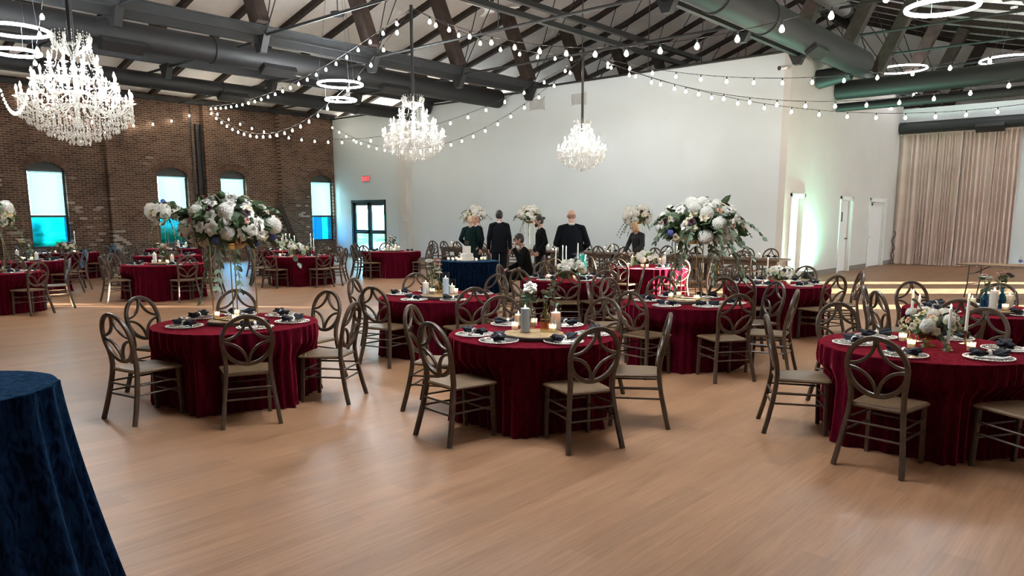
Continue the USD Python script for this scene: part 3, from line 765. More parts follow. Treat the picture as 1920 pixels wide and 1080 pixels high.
# ================================================================== furniture
def build_chair(t):
    def outline(w0, w1, y0, y1, ins, z):
        q = Polygon([(-w0 / 2, y0), (w0 / 2, y0), (w1 / 2, y1), (w1 / 4, y1 + 0.012), (-w1 / 4, y1 + 0.012), (-w1 / 2, y1)]).buffer(-0.03 - ins).buffer(0.03)
        return np.column_stack([np.array(q.exterior.coords), np.full(len(q.exterior.coords), z)])
    pts = np.vstack([outline(0.365, 0.425, -0.195, 0.205, 0.006, 0.408), outline(0.365, 0.425, -0.195, 0.205, 0, 0.414), outline(0.365, 0.425, -0.195, 0.205, 0, 0.424), outline(0.365, 0.425, -0.195, 0.205, 0.012, 0.434)])
    obj("seat", arr(m3.Manifold.hull_points(pts)), "chair_seat_wood", t, smooth=30)
    for s in (-1, 1):
        obj("leg", tube([(s * 0.178, 0.172, 0.41), (s * 0.180, 0.178, 0.2), (s * 0.183, 0.186, 0.0)], 0, 8, flat=(0.0165, 0.0175), up=(0, 1, 0)), "chair_bronze", t, smooth=45)
    z = np.array([0, 0.12, 0.26, 0.38, 0.46, 0.53, 0.59, 0.645, 0.69])
    x = np.array([0.222, 0.208, 0.190, 0.176, 0.170, 0.171, 0.178, 0.187, 0.191])
    y = np.array([-0.275, -0.245, -0.215, -0.196, -0.190, -0.196, -0.207, -0.221, -0.232])
    for s in (-1, 1):
        obj("leg", tube(np.stack([s * x, y, z], 1), 0, 8, flat=(0.0175, 0.019), up=(0, 1, 0)), "chair_bronze", t, smooth=45)

    def plane(px, pz):
        return np.stack([px, -0.233 - 0.22 * (pz - 0.70), pz], -1)
    a = np.linspace(0, 2 * np.pi, 48, endpoint=False)
    obj("back_ring", tube(plane(0.192 * np.cos(a), 0.70 + 0.198 * np.sin(a)), 0, 8, closed=True, flat=(0.0175, 0.017), up=(0, 1, 0)), "chair_bronze", t, smooth=45)
    ri = 0.184
    for sx in (-1, 1):
        for sz in (-1, 1):
            b = np.linspace(0.0, np.pi / 2, 14)
            px, pz = sx * (ri - ri * 0.96 * np.cos(b)), 0.70 + sz * (ri * 1.03 - ri * 0.96 * np.sin(b))
            obj("splat", tube(plane(px, pz), 0, 6, flat=(0.0125, 0.012), up=(0, 1, 0)), "chair_bronze", t, smooth=45)
    for s in (-1, 1):
        for zz in (0.235, 0.315):
            obj("stretcher", tube([(s * 0.182, 0.175, zz), (s * 0.193, -0.215, zz + 0.004)], 0.0085, 6), "chair_bronze", t, smooth=45)
    for zz in (0.20, 0.29):
        obj("stretcher", tube([(-0.18, 0.178, zz), (0.18, 0.178, zz)], 0.0085, 6), "chair_bronze", t, smooth=45)
        obj("stretcher", tube([(-0.19, -0.217, zz + 0.02), (0.19, -0.217, zz + 0.02)], 0.0085, 6), "chair_bronze", t, smooth=45)


pending = []


def later(kind, spot, key, name, build, noun, cat, loc, rz=0.0, group=None, scale=None):
    """Collected first, so that each thing's label can say which of its neighbours it is."""
    pending.append((kind, spot, key, name, build, noun, cat, tuple(loc), rz, group, scale))


def set_all_down():
    sets = {}
    for p in pending:
        sets.setdefault((p[0], p[1]), []).append(p)
    for (kind, spot), rows in sets.items():
        rows.sort(key=lambda p: column_of((p[7][0], p[7][1], 0.7)))
        for k, (_, _, key, name, build, noun, cat, loc, rz, group, scale) in enumerate(rows):
            word = place_word(k, len(rows))
            place(key, name, build, f"{noun}, {word}, {spot}" if word else f"{noun} {spot}", cat, loc, rz, group, scale)
    pending.clear()


# tables: centre x, y, radius, where it is (used in labels), chair angles
SIX = (-150, -90, -30, 30, 90, 150)
TABLES = {
    1: (-3.99, 4.80, 0.715, "at the nearest middle table", (-154, -92, -27, 27, 93, 148)),
    2: (-6.48, 3.46, 0.73, "at the nearest left table", (-157, -86, -24, 37, 97, 150)),
    3: (-1.36, 6.28, 0.74, "at the nearest right table", (-152, -90, -34, 30, 80, 142)),
    4: (-6.78, 6.31, 0.73, "at the second-row left table", (-150, -85, -23, 30, 92, 152)),
    5: (-4.16, 7.77, 0.74, "at the second-row middle table", (-147, -91, -36, 7, 59, 96, 135, 172)),
    6: (-7.18, 9.51, 0.76, "at the gold-hoop table", (-154, -94, -55, -25, 30, 90, 150)),
    7: (-4.34, 10.79, 0.74, "at the table nearest the side doors", (-150, -90, -27, 25, 90, 150)),
    8: (-7.75, 12.85, 0.80, "at the green-lit flower table", (-125, -88, -30, 30, 92, 150)),
    9: (-1.49, 9.15, 0.72, "at the second-row right table", (-172, -134, -88, -30, 90, 140)),
    10: (-16.34, 10.52, 0.80, "at the taper table by the brick wall", (-150, -120, -70, -4, 30, 90)),
    11: (-16.58, 13.65, 0.80, "at the table by the glass doors", (-160, -100, -78, 20, 60, 150)),
    13: (-15.71, 6.86, 0.80, "at the sun-streaked left table", (-150, -90, -2, 30, 90, 150)),
    14: (-15.65, 3.84, 0.78, "at the left-edge table", (-30, 18, 75, 150)),
    15: (-19.04, 5.35, 0.78, "at the second table from the left edge", (-30, 30, 90, 150)),
    16: (-22.61, 7.30, 0.78, "at the table under the first window", (-30, 30, 85, 150, -90)),
    17: (-19.12, 8.48, 0.78, "at the table under the second window", (-150, -90, -30, 30, 90, 150)),
    18: (-23.03, 10.40, 0.78, "at the farthest table by the second window", (-150, -30, 30, 90, 150)),
    19: (-19.31, 12.00, 0.78, "at the far table behind the brick-wall tapers", (-150, -90, 30, 90, 150)),
}
ZT = 0.70
CLOTH_WORDS = {1: "nearest middle", 2: "nearest left", 3: "nearest right", 4: "second-row left", 5: "second-row middle", 6: "gold-hoop", 7: "side-door", 8: "green-lit", 9: "second-row right", 10: "brick-wall taper", 11: "glass-door", 13: "sun-streaked left",
               14: "left-edge", 15: "second left-edge", 16: "first-window", 17: "second-window", 18: "farthest second-window", 19: "far brick-wall"}


def cloth_mesh(R, chairs, seed, zt=ZT, flare=0.045, nth=440, nz=15, push=True, folds=44):
    rs = np.random.RandomState(seed)
    th = np.linspace(0, 2 * np.pi, nth, endpoint=False)
    ph = np.cumsum(0.55 + 0.9 * meshkit.noise(np.stack([np.cos(th) * 4, np.sin(th) * 4, th * 0 + seed], 1)))
    ph = ph / ph[-1] * 2 * np.pi * folds
    wob = meshkit.noise(np.stack([np.cos(th) * 6, np.sin(th) * 6, th * 0 + seed + 9], 1))
    zs = np.concatenate([[zt - 0.003, zt - 0.012], np.linspace(zt - 0.04, 0.006, nz - 2)])
    rows = []
    for z in zs:
        t = max(0.0, (zt - 0.012 - z) / (zt - 0.018))
        amp = (0.005 + 0.021 * t ** 0.8) * (0.35 + 1.2 * wob)
        f = np.sin(ph + 0.5 * t * np.sin(3 * th + seed))
        r = R + 0.002 + flare * t ** 1.3 + amp * (np.sign(f) * np.abs(f) ** 0.8) - 0.008 * t
        if push:
            for a in chairs:
                d = (th - math.radians(a) + np.pi) % (2 * np.pi) - np.pi
                w = np.exp(-(np.abs(d) / 0.42) ** 4) * float(np.clip((0.56 - z) / 0.12, 0, 1)) 
                r = r * (1 - w) + np.minimum(r, R - 0.115 + 0.012 * f) * w
        if z < 0.02:
            r = r + 0.02 * wob
        rows.append(np.stack([r * np.cos(th), r * np.sin(th), np.full(nth, z)], 1))
    top = []
    for q in (0.995, 0.97, 0.6, 0.25):
        top.append(np.stack([R * q * np.cos(th), R * q * np.sin(th), np.full(nth, zt)], 1))
    P = np.stack(top[::-1] + rows)
    h = len(P)
    i, j = np.arange(h - 1)[:, None], np.arange(nth)[None]
    p, q, s, t = i * nth + j, i * nth + (j + 1) % nth, (i + 1) * nth + j, (i + 1) * nth + (j + 1) % nth
    F = np.concatenate([np.stack([p, t, q], -1).reshape(-1, 3), np.stack([p, s, t], -1).reshape(-1, 3)])
    V = np.vstack([P.reshape(-1, 3), [[0, 0, zt]]])
    jj = np.arange(nth)
    F = np.vstack([F, np.stack([np.full(nth, len(V) - 1), jj, (jj + 1) % nth], 1)])
    return V, F


def compact(V, F):
    k = np.unique(F)
    m = np.zeros(len(V), int); m[k] = np.arange(len(k))
    return V[k], m[F]


for n, (cx, cy, R, where, angles) in TABLES.items():
    t = thing("tablecloth", f"burgundy velvet cloth over the round {CLOTH_WORDS[n]} table, falling to the floor", "tablecloth", (cx, cy, 0), group="burgundy tablecloths")
    V, F = cloth_mesh(R, angles, n)
    top = np.all(V[F][:, :, 2] > ZT - 0.02, axis=1)
    obj("cloth_top", compact(V, F[top]), "burgundy_velvet", t, smooth=True)
    obj("cloth_skirt", compact(V, F[~top]), "burgundy_velvet", t, smooth=True)
    for k, a in enumerate(angles):
        rho = R + 0.135
        if n == 5 and k in (3, 4, 7):
            rho += 0.06
        b = math.radians(a)
        loc = (cx + rho * math.cos(b), cy + rho * math.sin(b), 0)
        jig = 0.10 * math.sin(n * 3.1 + k * 1.7)
        later("chair", where, "chair", "banquet_chair", build_chair, "bronze round-back chair", "chair", loc, b + math.pi / 2 + jig, "round-back chairs at the guest tables")


# ---- the two navy tables
t = thing("cocktail_tablecloth", "dark navy crushed velvet cloth over the tall cocktail table in the near corner", "tablecloth", (-3.17, 0.60, 0))
V, F = cloth_mesh(0.335, (), 77, zt=1.08, flare=0.20, nth=260, nz=26, push=False, folds=15)
top = np.all(V[F][:, :, 2] > 1.06, axis=1)
obj("cloth_top", compact(V, F[top]), "navy_velvet", t, smooth=True); obj("cloth_skirt", compact(V, F[~top]), "navy_velvet", t, smooth=True)
CAKE = (-11.79, 11.93)
t = thing("cake_tablecloth", "royal navy velvet cloth over the round cake table", "tablecloth", (*CAKE, 0))
V, F = cloth_mesh(0.64, (), 78, push=False)
top = np.all(V[F][:, :, 2] > ZT - 0.02, axis=1)
obj("cloth_top", compact(V, F[top]), "navy_velvet", t, smooth=True); obj("cloth_skirt", compact(V, F[~top]), "navy_velvet", t, smooth=True)

# ---- head table: five farmhouse tables in a row along the white wall
HT0, HT1, HY0, HY1 = -17.95, -6.70, 16.75, 17.50


def build_farm(t):
    L = (HT1 - HT0) / 5 - 0.02
    for k in range(4):
        w = (HY1 - HY0) / 4
        obj("plank", rbox(-L / 2, -0.375 + k * w, 0.655, L / 2, -0.375 + (k + 1) * w - 0.004, 0.70, 0.004), "table_wood", t)
    obj("apron", join(bx(-L / 2 + 0.08, -0.32, 0.55, L / 2 - 0.08, -0.295, 0.655), bx(-L / 2 + 0.08, 0.295, 0.55, L / 2 - 0.08, 0.32, 0.655), bx(-L / 2 + 0.08, -0.32, 0.55, -L / 2 + 0.105, 0.32, 0.655), bx(L / 2 - 0.105, -0.32, 0.55, L / 2 - 0.08, 0.32, 0.655)), "table_wood", t)
    for sx in (-1, 1):
        for sy in (-1, 1):
            obj("leg", rbox(sx * (L / 2 - 0.11) - 0.045, sy * 0.29 - 0.045, 0, sx * (L / 2 - 0.11) + 0.045, sy * 0.29 + 0.045, 0.655, 0.008), "table_wood", t)


for k in range(5):
    later("farm", "of the head table", "farm", "farmhouse_table", build_farm, "dark wooden farmhouse table section", "table", (HT0 + (k + 0.5) * (HT1 - HT0) / 5, (HY0 + HY1) / 2, 0), 0, "head table sections")
HN = [812, 834, 858, 905, 960, 1010, 1060, 1123, 1171, 1230, 1285, 1341, 1394]
for u in HN:
    x = at_y(u, 480, HY0 - 0.34)[0]
    later("chair_near", "on the near side of the head table", "chair", "banquet_chair", build_chair, "bronze round-back chair", "chair", (x, HY0 - 0.10, 0), 0.06 * math.sin(u), "round-back chairs at the head table")
HFAR = [1046, 1100, 1150, 1250, 1305, 1364, 1401, 1447]
for u in HFAR:
    x = at_y(u, 466, HY1 + 0.34)[0]
    later("chair_far", "on the wall side of the head table", "chair", "banquet_chair", build_chair, "bronze round-back chair", "chair", (x, HY1 + 0.10, 0), math.pi + 0.06 * math.sin(u), "round-back chairs at the head table")


# ---- place settings: a beaded glass charger and a knotted navy napkin on each
def build_charger(t):
    obj("plate", lathe([(0, 0.002), (0.09, 0.002), (0.10, 0.004), (0.150, 0.012), (0.155, 0.015), (0.150, 0.018), (0.10, 0.010), (0.09, 0.007), (0, 0.007)], 40), "charger_glass", t, smooth=40)
    a = np.linspace(0, 2 * np.pi, 160, endpoint=False)
    obj("beaded_rim", tube(np.stack([0.155 * np.cos(a), 0.155 * np.sin(a), np.full_like(a, 0.016)], 1), 0.0042 + 0.0022 * np.cos(a * 40), 6, closed=True), "silver_ring", t, smooth=True)


def build_napkin(t):
    for s in (-1, 1):
        v, f = ball((0, 0, 0), 1.0, 3)
        u = (v[:, 0] + 1) / 2
        wdt = 0.014 + 0.075 * u ** 1.1
        ang = np.arctan2(v[:, 2], v[:, 1])
        pleat = 1 + 0.26 * np.sin(ang * 5 + 2.2 * u + s) * u + 0.2 * (meshkit.noise(v * 2.5 + s * 5) - 0.5)
        rad = np.sqrt(np.maximum(1 - v[:, 0] ** 2, 0)) ** 0.6
        P = np.stack([s * (0.010 + 0.105 * u + 0.012 * np.sin(ang * 3 + s)), np.cos(ang) * wdt * pleat * rad * 0.85, 0.030 + 0.012 * u + np.sin(ang) * wdt * pleat * rad * 0.42], 1)
        P[:, 2] = np.maximum(P[:, 2], 0.012)
        obj("lobe", (P, f if s > 0 else f[:, ::-1]), "navy_linen", t, smooth=True)
    a = np.linspace(0, 2 * np.pi, 30, endpoint=False)
    obj("napkin_ring", tube(np.stack([np.zeros_like(a), 0.021 * np.cos(a), 0.033 + 0.019 * np.sin(a)], 1), 0, 6, closed=True, flat=(0.004, 0.011), up=(1, 0, 0)), "silver_ring", t, smooth=40)
    obj("ring_jewel", join(*[ball((0.004 * math.cos(q), 0.008 * math.sin(q * 1.3), 0.052), 0.0065, 1) for q in (0, 2, 4)]), "silver_ring", t)


NEAR_SET = {1: [(890, 624), (930, 637), (1057, 637), (1113, 623), (1072, 604), (949, 604)], 2: [(343, 590), (346, 609), (478, 611), (548, 600), (538, 587), (455, 584)], 3: [(1602, 640), (1646, 629), (1690, 664), (1878, 672), (1885, 651)],
            4: [(741, 549), (775, 560), (850, 560), (903, 549), (792, 538)], 5: [(1250, 571), (1326, 572), (1372, 566), (1214, 561), (1250, 551), (1340, 552)], 9: [(1752, 577), (1762, 571), (1745, 583)]}
for n, (cx, cy, R, where, angles) in TABLES.items():
    spots = []
    on = where.replace("at the", "on the", 1)
    if n in NEAR_SET:
        for u, v in NEAR_SET[n]:
            p = at_z(u, v, ZT + 0.025)[:2]
            d = p - (cx, cy)
            rr = np.hypot(*d)
            spots.append((cx + d[0] / rr * min(max(rr, 0.43), R - 0.19), cy + d[1] / rr * min(max(rr, 0.43), R - 0.19)))
    have = [math.degrees(math.atan2(y - cy, x - cx)) for x, y in spots]
    for a in angles:
        if all(abs((a - b + 180) % 360 - 180) > 44 for b in have):
            spots.append((cx + (R - 0.23) * math.cos(math.radians(a)), cy + (R - 0.23) * math.sin(math.radians(a)))); have.append(a)
    for k, (x, y) in enumerate(spots):
        later("charger", on, "charger", "charger_plate", build_charger, "clear beaded glass charger", "plate", (x, y, ZT + 0.001), 0, "chargers on the guest tables")
        b = math.atan2(y - cy, x - cx)
        rz = b + math.pi / 2 + 0.5 * math.sin(7 * k + n)
        if n == 1 and k == 1:
            rz = math.radians(131)
        later("napkin", on, "napkin", "knotted_napkin", build_napkin, "navy napkin in silver ring", "napkin", (x, y, ZT + 0.010), rz, "knotted napkins on the chargers")
for k, u in enumerate(HFAR):
    x = at_y(u, 472, HY1 - 0.2)[0]
    later("charger", "on the wall side of the head table", "charger", "charger_plate", build_charger, "clear beaded glass charger", "plate", (x, HY1 - 0.2, ZT + 0.001), 0, "chargers on the head table")
    later("napkin", "on the wall side of the head table", "napkin", "knotted_napkin", build_napkin, "navy napkin in silver ring", "napkin", (x, HY1 - 0.2, ZT + 0.010), 0.3 * math.sin(k * 5), "knotted napkins on the head table")


# ---- candles, bottles, wood slices
def flame(z, s=1.0):
    return lathe([(0, z), (0.004 * s, z + 0.004 * s), (0.0055 * s, z + 0.010 * s), (0.003 * s, z + 0.019 * s), (0, z + 0.026 * s)], 10)


def build_slice(t):
    a = np.linspace(0, 2 * np.pi, 60, endpoint=False)
    w = 1 + 0.035 * np.sin(3 * a + 1) + 0.02 * np.sin(7 * a) + 0.012 * np.sin(13 * a)
    ring = lambda q, z: np.stack([0.255 * q * w * np.cos(a), 0.255 * q * w * np.sin(a), np.full_like(a, z)], 1)
    P = np.stack([ring(0.02, 0.034), ring(0.5, 0.034), ring(0.955, 0.034), ring(0.96, 0.0335)]); Q = np.stack([ring(0.96, 0.0335), ring(1.0, 0.028), ring(1.0, 0.005), ring(0.98, 0.0), ring(0.02, 0.0)])
    for nm, G, m in (("cut_face", P, "slice_wood"), ("bark", Q, "brown_timber")):
        G = np.concatenate([G, G[:, :1]], 1)
        v, f = grid_mesh(G)
        obj(nm, (v, f[:, ::-1]), m, t, smooth=30)


def build_votive(t):
    obj("cup", lathe([(0, 0.002), (0.024, 0.002), (0.029, 0.065), (0.031, 0.066), (0.027, 0.001), (0, 0.0)], 18), "votive_glass", t, smooth=40)
    wax = obj("wax", lathe([(0, 0.004), (0.022, 0.004), (0.0245, 0.036), (0, 0.036)], 16), "wax_white", t, smooth=40)
    obj("flame", flame(0.037, 1.15), "flame", wax)


def pillar(hg, hc, r, wax_m="wax_white"):
    def build(t):
        obj("hurricane_glass", lathe([(0, 0.003), (r, 0.003), (r, hg), (r + 0.003, hg), (r + 0.003, 0.0), (0, 0.0)], 24), "clear_glass", t, smooth=40)
        w = obj("pillar_candle", lathe([(0, 0.005), (r - 0.006, 0.005), (r - 0.006, hc - 0.004), (r - 0.01, hc), (0.012, hc - 0.006), (0, hc - 0.006)], 22), wax_m, t, smooth=40)
        obj("flame", flame(hc - 0.004, 1.2), "flame", w)
    return build


def taper(L):
    def build(t):
        obj("holder", lathe([(0, 0), (0.042, 0.0), (0.042, 0.006), (0.012, 0.014), (0.007, 0.03), (0.010, 0.05), (0.007, 0.07), (0.014, 0.095), (0.016, 0.115), (0.012, 0.118), (0, 0.118)], 18), "gold_metal", t, smooth=40)
        c = obj("taper_candle", lathe([(0, 0.10), (0.0125, 0.10), (0.0095, 0.10 + L), (0, 0.102 + L)], 12), "wax_white", t, smooth=40)
        obj("flame", flame(0.102 + L, 1.3), "flame", c)
    return build


def bottle(glass, h=0.2):
    def build(t):
        s = h / 0.2
        obj("glass", lathe([(0, 0.004), (0.040, 0.004), (0.043, 0.012), (0.043, 0.105 * s), (0.030, 0.135 * s), (0.013, 0.15 * s), (0.013, 0.19 * s), (0.017, 0.194 * s), (0.017, 0.2 * s), (0.014, 0.2 * s), (0.010, 0.19 * s), (0.010, 0.15 * s), (0.037, 0.1 * s), (0.037, 0.012), (0, 0.012)], 22), glass, t, smooth=40)
        obj("water", lathe([(0, 0.013), (0.036, 0.013), (0.036, 0.085 * s), (0, 0.085 * s)], 18), glass, t, smooth=40)
    return build


# ---- flowers
def rose_mesh(seed=0):
    rs = np.random.RandomState(seed)
    out = []
    for L, (n, e0, ln, w) in enumerate([(3, 88, 0.62, 0.34), (4, 76, 0.74, 0.42), (5, 60, 0.86, 0.5), (6, 42, 0.96, 0.55), (6, 22, 1.0, 0.58)]):
        for k in range(n):
            ph = 2 * np.pi * k / n + L * 0.9 + rs.uniform(-0.15, 0.15)
            e = np.radians(e0 + rs.uniform(-6, 6))
            s, t = np.meshgrid(np.linspace(-1, 1, 4), np.linspace(0, 1, 4))
            ee = e + (0.5 - t) * (0.9 if L < 4 else 0.5)
            rad, up = ln * t * np.cos(ee), ln * t * np.sin(ee) - 0.25
            rad = rad - 0.20 * s ** 2 * (t > 0.1) + 0.10
            x = w * s * np.sin(np.pi * np.clip(0.15 + 0.72 * t, 0, 1))
            P = np.stack([rad * np.cos(ph) - x * np.sin(ph), rad * np.sin(ph) + x * np.cos(ph), up], -1)
            out.append(grid_mesh(P))
    m = join(*out)
    return m[0] / 1.05, m[1]


def hydrangea_mesh(seed=0):
    rs = np.random.RandomState(seed)
    n = 90
    i = np.arange(n) + 0.5
    z = 1 - 1.75 * i / n
    a = i * 2.39996
    D = np.stack([np.sqrt(np.maximum(1 - z * z, 0)) * np.cos(a), np.sqrt(np.maximum(1 - z * z, 0)) * np.sin(a), z], 1)
    out = [ball((0, 0, 0), 0.90, 2)]
    for d in D:
        r = 0.92 + rs.uniform(-0.06, 0.14)
        p = np.cross(d, [0.3, 0.2, 1.0]); p /= np.linalg.norm(p); q = np.cross(d, p)
        V, F = [d * r], []
        th = rs.uniform(0, 2)
        for k in range(4):
            b = th + k * np.pi / 2
            for off, ra, lift in ((-0.55, 0.20, 0.05), (0, 0.27, 0.02), (0.55, 0.20, 0.05)):
                V.append(d * (r + lift) + ra * (p * np.cos(b + off) + q * np.sin(b + off)))
            m = 1 + 3 * k
            F += [[0, m, m + 1], [0, m + 1, m + 2]]
        out.append((np.array(V), np.array(F)))
    return join(*out)


ROSES = [rose_mesh(k) for k in range(3)]
HYD = [hydrangea_mesh(k) for k in range(3)]


def leaf(p, d, L, w, rs, bend=0.25):
    d = np.asarray(d, float); d = d / np.linalg.norm(d)
    s = np.cross(d, rs.normal(size=3)); s /= np.linalg.norm(s)
    n = np.cross(s, d)
    V = [p, p + d * L * 0.3 + s * w * 0.8 + n * bend * L * 0.1, p + d * L * 0.3 - s * w * 0.8 + n * bend * L * 0.1, p + d * L * 0.42 + n * 0.02 * L, p + d * L * 0.75 + s * w * 0.6, p + d * L * 0.75 - s * w * 0.6, p + d * L - n * bend * L * 0.4]
    return np.array(V), np.array([[0, 3, 1], [0, 2, 3], [1, 3, 4], [3, 2, 5], [3, 6, 4], [3, 5, 6]])


def turn_to(m, d, rs):
    """Points a bloom's +z along d."""
    d = np.asarray(d, float) / np.linalg.norm(d)
    p = np.cross(d, [0.31, 0.52, 0.8] if abs(d[2]) > 0.8 else [0, 0, 1.0]); p /= np.linalg.norm(p)
    q = np.cross(d, p)
    a = rs.uniform(0, 6.28)
    p, q = p * np.cos(a) + q * np.sin(a), q * np.cos(a) - p * np.sin(a)
    return m[0] @ np.stack([p, q, d]), m[1]


def arrangement(t, c, rx, rz, n, seed, palette, size, leaves=120, hang=0.0, sprigs=8, low=-0.45, lf="leaf_green"):
    """Blooms over a ball of foliage. palette: (material, weight, 'h' hydrangea or 'r' rose, size factor)."""
    rs = np.random.RandomState(seed)
    c = np.asarray(c, float)
    names, w = [p for p in palette], np.array([p[1] for p in palette], float)
    i = np.arange(n) + 0.5
    z = 1 - (1 - low) * i / n
    a = i * 2.39996 + seed
    D = np.stack([np.sqrt(1 - z * z) * np.cos(a), np.sqrt(1 - z * z) * np.sin(a), z], 1) + rs.normal(size=(n, 3)) * 0.10
    D /= np.linalg.norm(D, axis=1, keepdims=True)
    for d in D:
        mname, _, kind, f = names[rs.choice(len(names), p=w / w.sum())]
        r = size * f * rs.uniform(0.82, 1.15)
        base = (HYD if kind == "h" else ROSES)[rs.randint(3)]
        v, fc = turn_to((base[0] * r, base[1]), d + [0, 0, 0.15], rs)
        k = 1 - 0.55 * r / max(rx, rz) + rs.uniform(-0.05, 0.05)
        obj("bloom", (v + c + d * [rx * k, rx * k, rz * k], fc), mname, t, smooth=(kind == "r"))
    out = [(ball((0, 0, 0), 0.62, 2)[0] * [rx, rx, rz] + c, ball((0, 0, 0), 0.62, 2)[1])]
    for _ in range(leaves):
        d = rs.normal(size=3); d[2] = abs(d[2]) * 0.8 - 0.45; d /= np.linalg.norm(d)
        p = c + d * [rx, rx, rz] * rs.uniform(0.62, 0.86)
        out.append(leaf(p, d + rs.normal(size=3) * 0.5 + [0, 0, -hang], rx * rs.uniform(0.22, 0.42), rx * rs.uniform(0.06, 0.12), rs))
    obj("foliage", join(*out), lf, t, kind="stuff")
    if sprigs:
        out = []
        for k in range(sprigs):
            d = rs.normal(size=3); d[2] = d[2] * 0.7 - (0.5 if k % 2 else -0.4) * (1 if hang else 0.4); d /= np.linalg.norm(d)
            p0 = c + d * [rx, rx, rz] * 0.6
            L = rx * rs.uniform(0.6, 1.0)
            s = np.linspace(0, 1, 9)[:, None]
            P = p0 + d * s * L + np.array([0, 0, -1.0]) * (s ** 2) * L * (0.55 * hang + 0.15)
            out.append(tube(P, rx * 0.008, 4))
            for q in range(2, 9):
                for sd in (-1, 1):
                    g = P[q] - P[q - 1]
                    out.append(leaf(P[q], g / np.linalg.norm(g) + sd * np.cross(g / np.linalg.norm(g), [0.3, 0.2, 0.9]), rx * 0.17, rx * 0.062, rs))
        obj("sprig", join(*out), "leaf_sage" if lf == "leaf_green" else lf, t, kind="stuff")


WHITE_MIX = [("petal_white", 3, "h", 1.15), ("petal_white", 6, "r", 1.05), ("petal_cream", 2.5, "r", 0.85), ("petal_wine", 1.6, "r", 0.65), ("petal_peach", 1.4, "r", 0.55), ("petal_blush", 1.0, "r", 0.65), ("petal_blue", 0.5, "h", 0.6), ("leaf_green", 1.2, "h", 0.7)]
CREAM_MIX = [("petal_cream", 5, "r", 0.9), ("petal_yellow", 3.5, "r", 0.85), ("petal_white", 2, "h", 1.0), ("petal_white", 3, "r", 0.9), ("petal_wine", 1.2, "r", 0.7), ("petal_peach", 1, "r", 0.8)]
PURE_MIX = [("petal_white", 5, "h", 1.1), ("petal_white", 4, "r", 0.9), ("petal_cream", 1, "r", 0.7), ("petal_wine", 1.3, "r", 0.5)]


def gold_stand(hgt, w=0.27):
    def build(t):
        for sx in (-1, 1):
            for sy in (-1, 1):
                obj("upright", rod((sx * w / 2, sy * w / 2, 0.0), (sx * w / 2, sy * w / 2, hgt), 0.0055, 8), "gold_metal", t, smooth=40)
        for z in (0.005, hgt - 0.005):
            h = w / 2
            obj("square_ring", join(*[rod(a, b, 0.0055, 6) for a, b in (((-h, -h, z), (h, -h, z)), ((h, -h, z), (h, h, z)), ((h, h, z), (-h, h, z)), ((-h, h, z), (-h, -h, z)))]), "gold_metal", t)
        obj("bowl", lathe([(0, hgt - 0.05), (0.09, hgt - 0.04), (0.135, hgt + 0.01), (0.13, hgt + 0.02), (0, hgt - 0.01)], 20), "gold_metal", t, smooth=40)
    return build


def taper2(L, hh):
    def build(t):
        k = hh / 0.118
        obj("holder", lathe([(0, 0), (0.042, 0.0), (0.042, 0.006), (0.012, 0.014), (0.006, 0.03 * k), (0.010, 0.05 * k), (0.006, 0.07 * k), (0.014, 0.095 * k), (0.016, hh - 0.003), (0.012, hh), (0, hh)], 18), "gold_metal", t, smooth=40)
        c = obj("taper_candle", lathe([(0, hh - 0.015), (0.0125, hh - 0.015), (0.0100, hh + L), (0, hh + L + 0.002)], 12), "wax_white", t, smooth=40)
        obj("flame", flame(hh + L + 0.002, 1.3), "flame", c)
    return build


PILLARS = {"tall": pillar(0.27, 0.20, 0.043), "mid": pillar(0.21, 0.145, 0.045), "short": pillar(0.18, 0.10, 0.040), "blue": pillar(0.27, 0.20, 0.043, "wax_blue")}


def on_px(u, v, z=ZT + 0.036):
    return at_z(u, v, z)


def slice_at(n, x, y):
    later("slice", CLOTH(n), "slice", "wood_slice", build_slice, "round bark-edged wood slice tray", "tray", (x, y, ZT + 0.002), n * 1.3, "wood slice trays")


def CLOTH(n):
    return TABLES[n][3].replace("at the", "on the", 1)


def votive(n, x, y, z=ZT + 0.002, spot=None):
    later("votive", spot or CLOTH(n), "votive", "votive_candle", build_votive, "small lit votive candle", "candle", (x, y, z), 0, "lit votive candles")


def pillar_at(n, x, y, size, z=ZT + 0.037, spot=None):
    later("pillar", spot or CLOTH(n), "pillar_" + size, "pillar_candle", PILLARS[size], {"tall": "tall white pillar candle in glass", "blue": "tall bluish pillar candle in glass", "mid": "medium white pillar candle in glass", "short": "short white pillar candle in glass"}[size], "candle", (x, y, z), 0, "pillar candles in glass hurricanes")


def taper_at(n, x, y, L=0.25, hh=0.18, z=ZT + 0.002, spot=None):
    later("taper", spot or CLOTH(n), f"taper_{L}_{hh}", "taper_candle", taper2(L, hh), "white taper in gold holder", "candle", (x, y, z), 0, "white taper candles")


def flowers(n, label, cat, loc, c, rx, rz, cnt, seed, palette, size, **kw):
    t = thing("flower_arrangement", label, cat, loc)
    arrangement(t, c, rx, rz, cnt, seed, palette, size, **kw)
    return t


def stems(t, tops, rs, z0=0.02):
    for (x, y, z) in tops:
        s = np.linspace(0, 1, 8)[:, None]
        P = np.array([[0.004 * x, 0.004 * y, z0]]) * (1 - s) + np.array([[x, y, z]]) * s
        P[:, :2] *= s
        obj("stem", tube(P, 0.0028, 5), "stem_green", t, smooth=True)


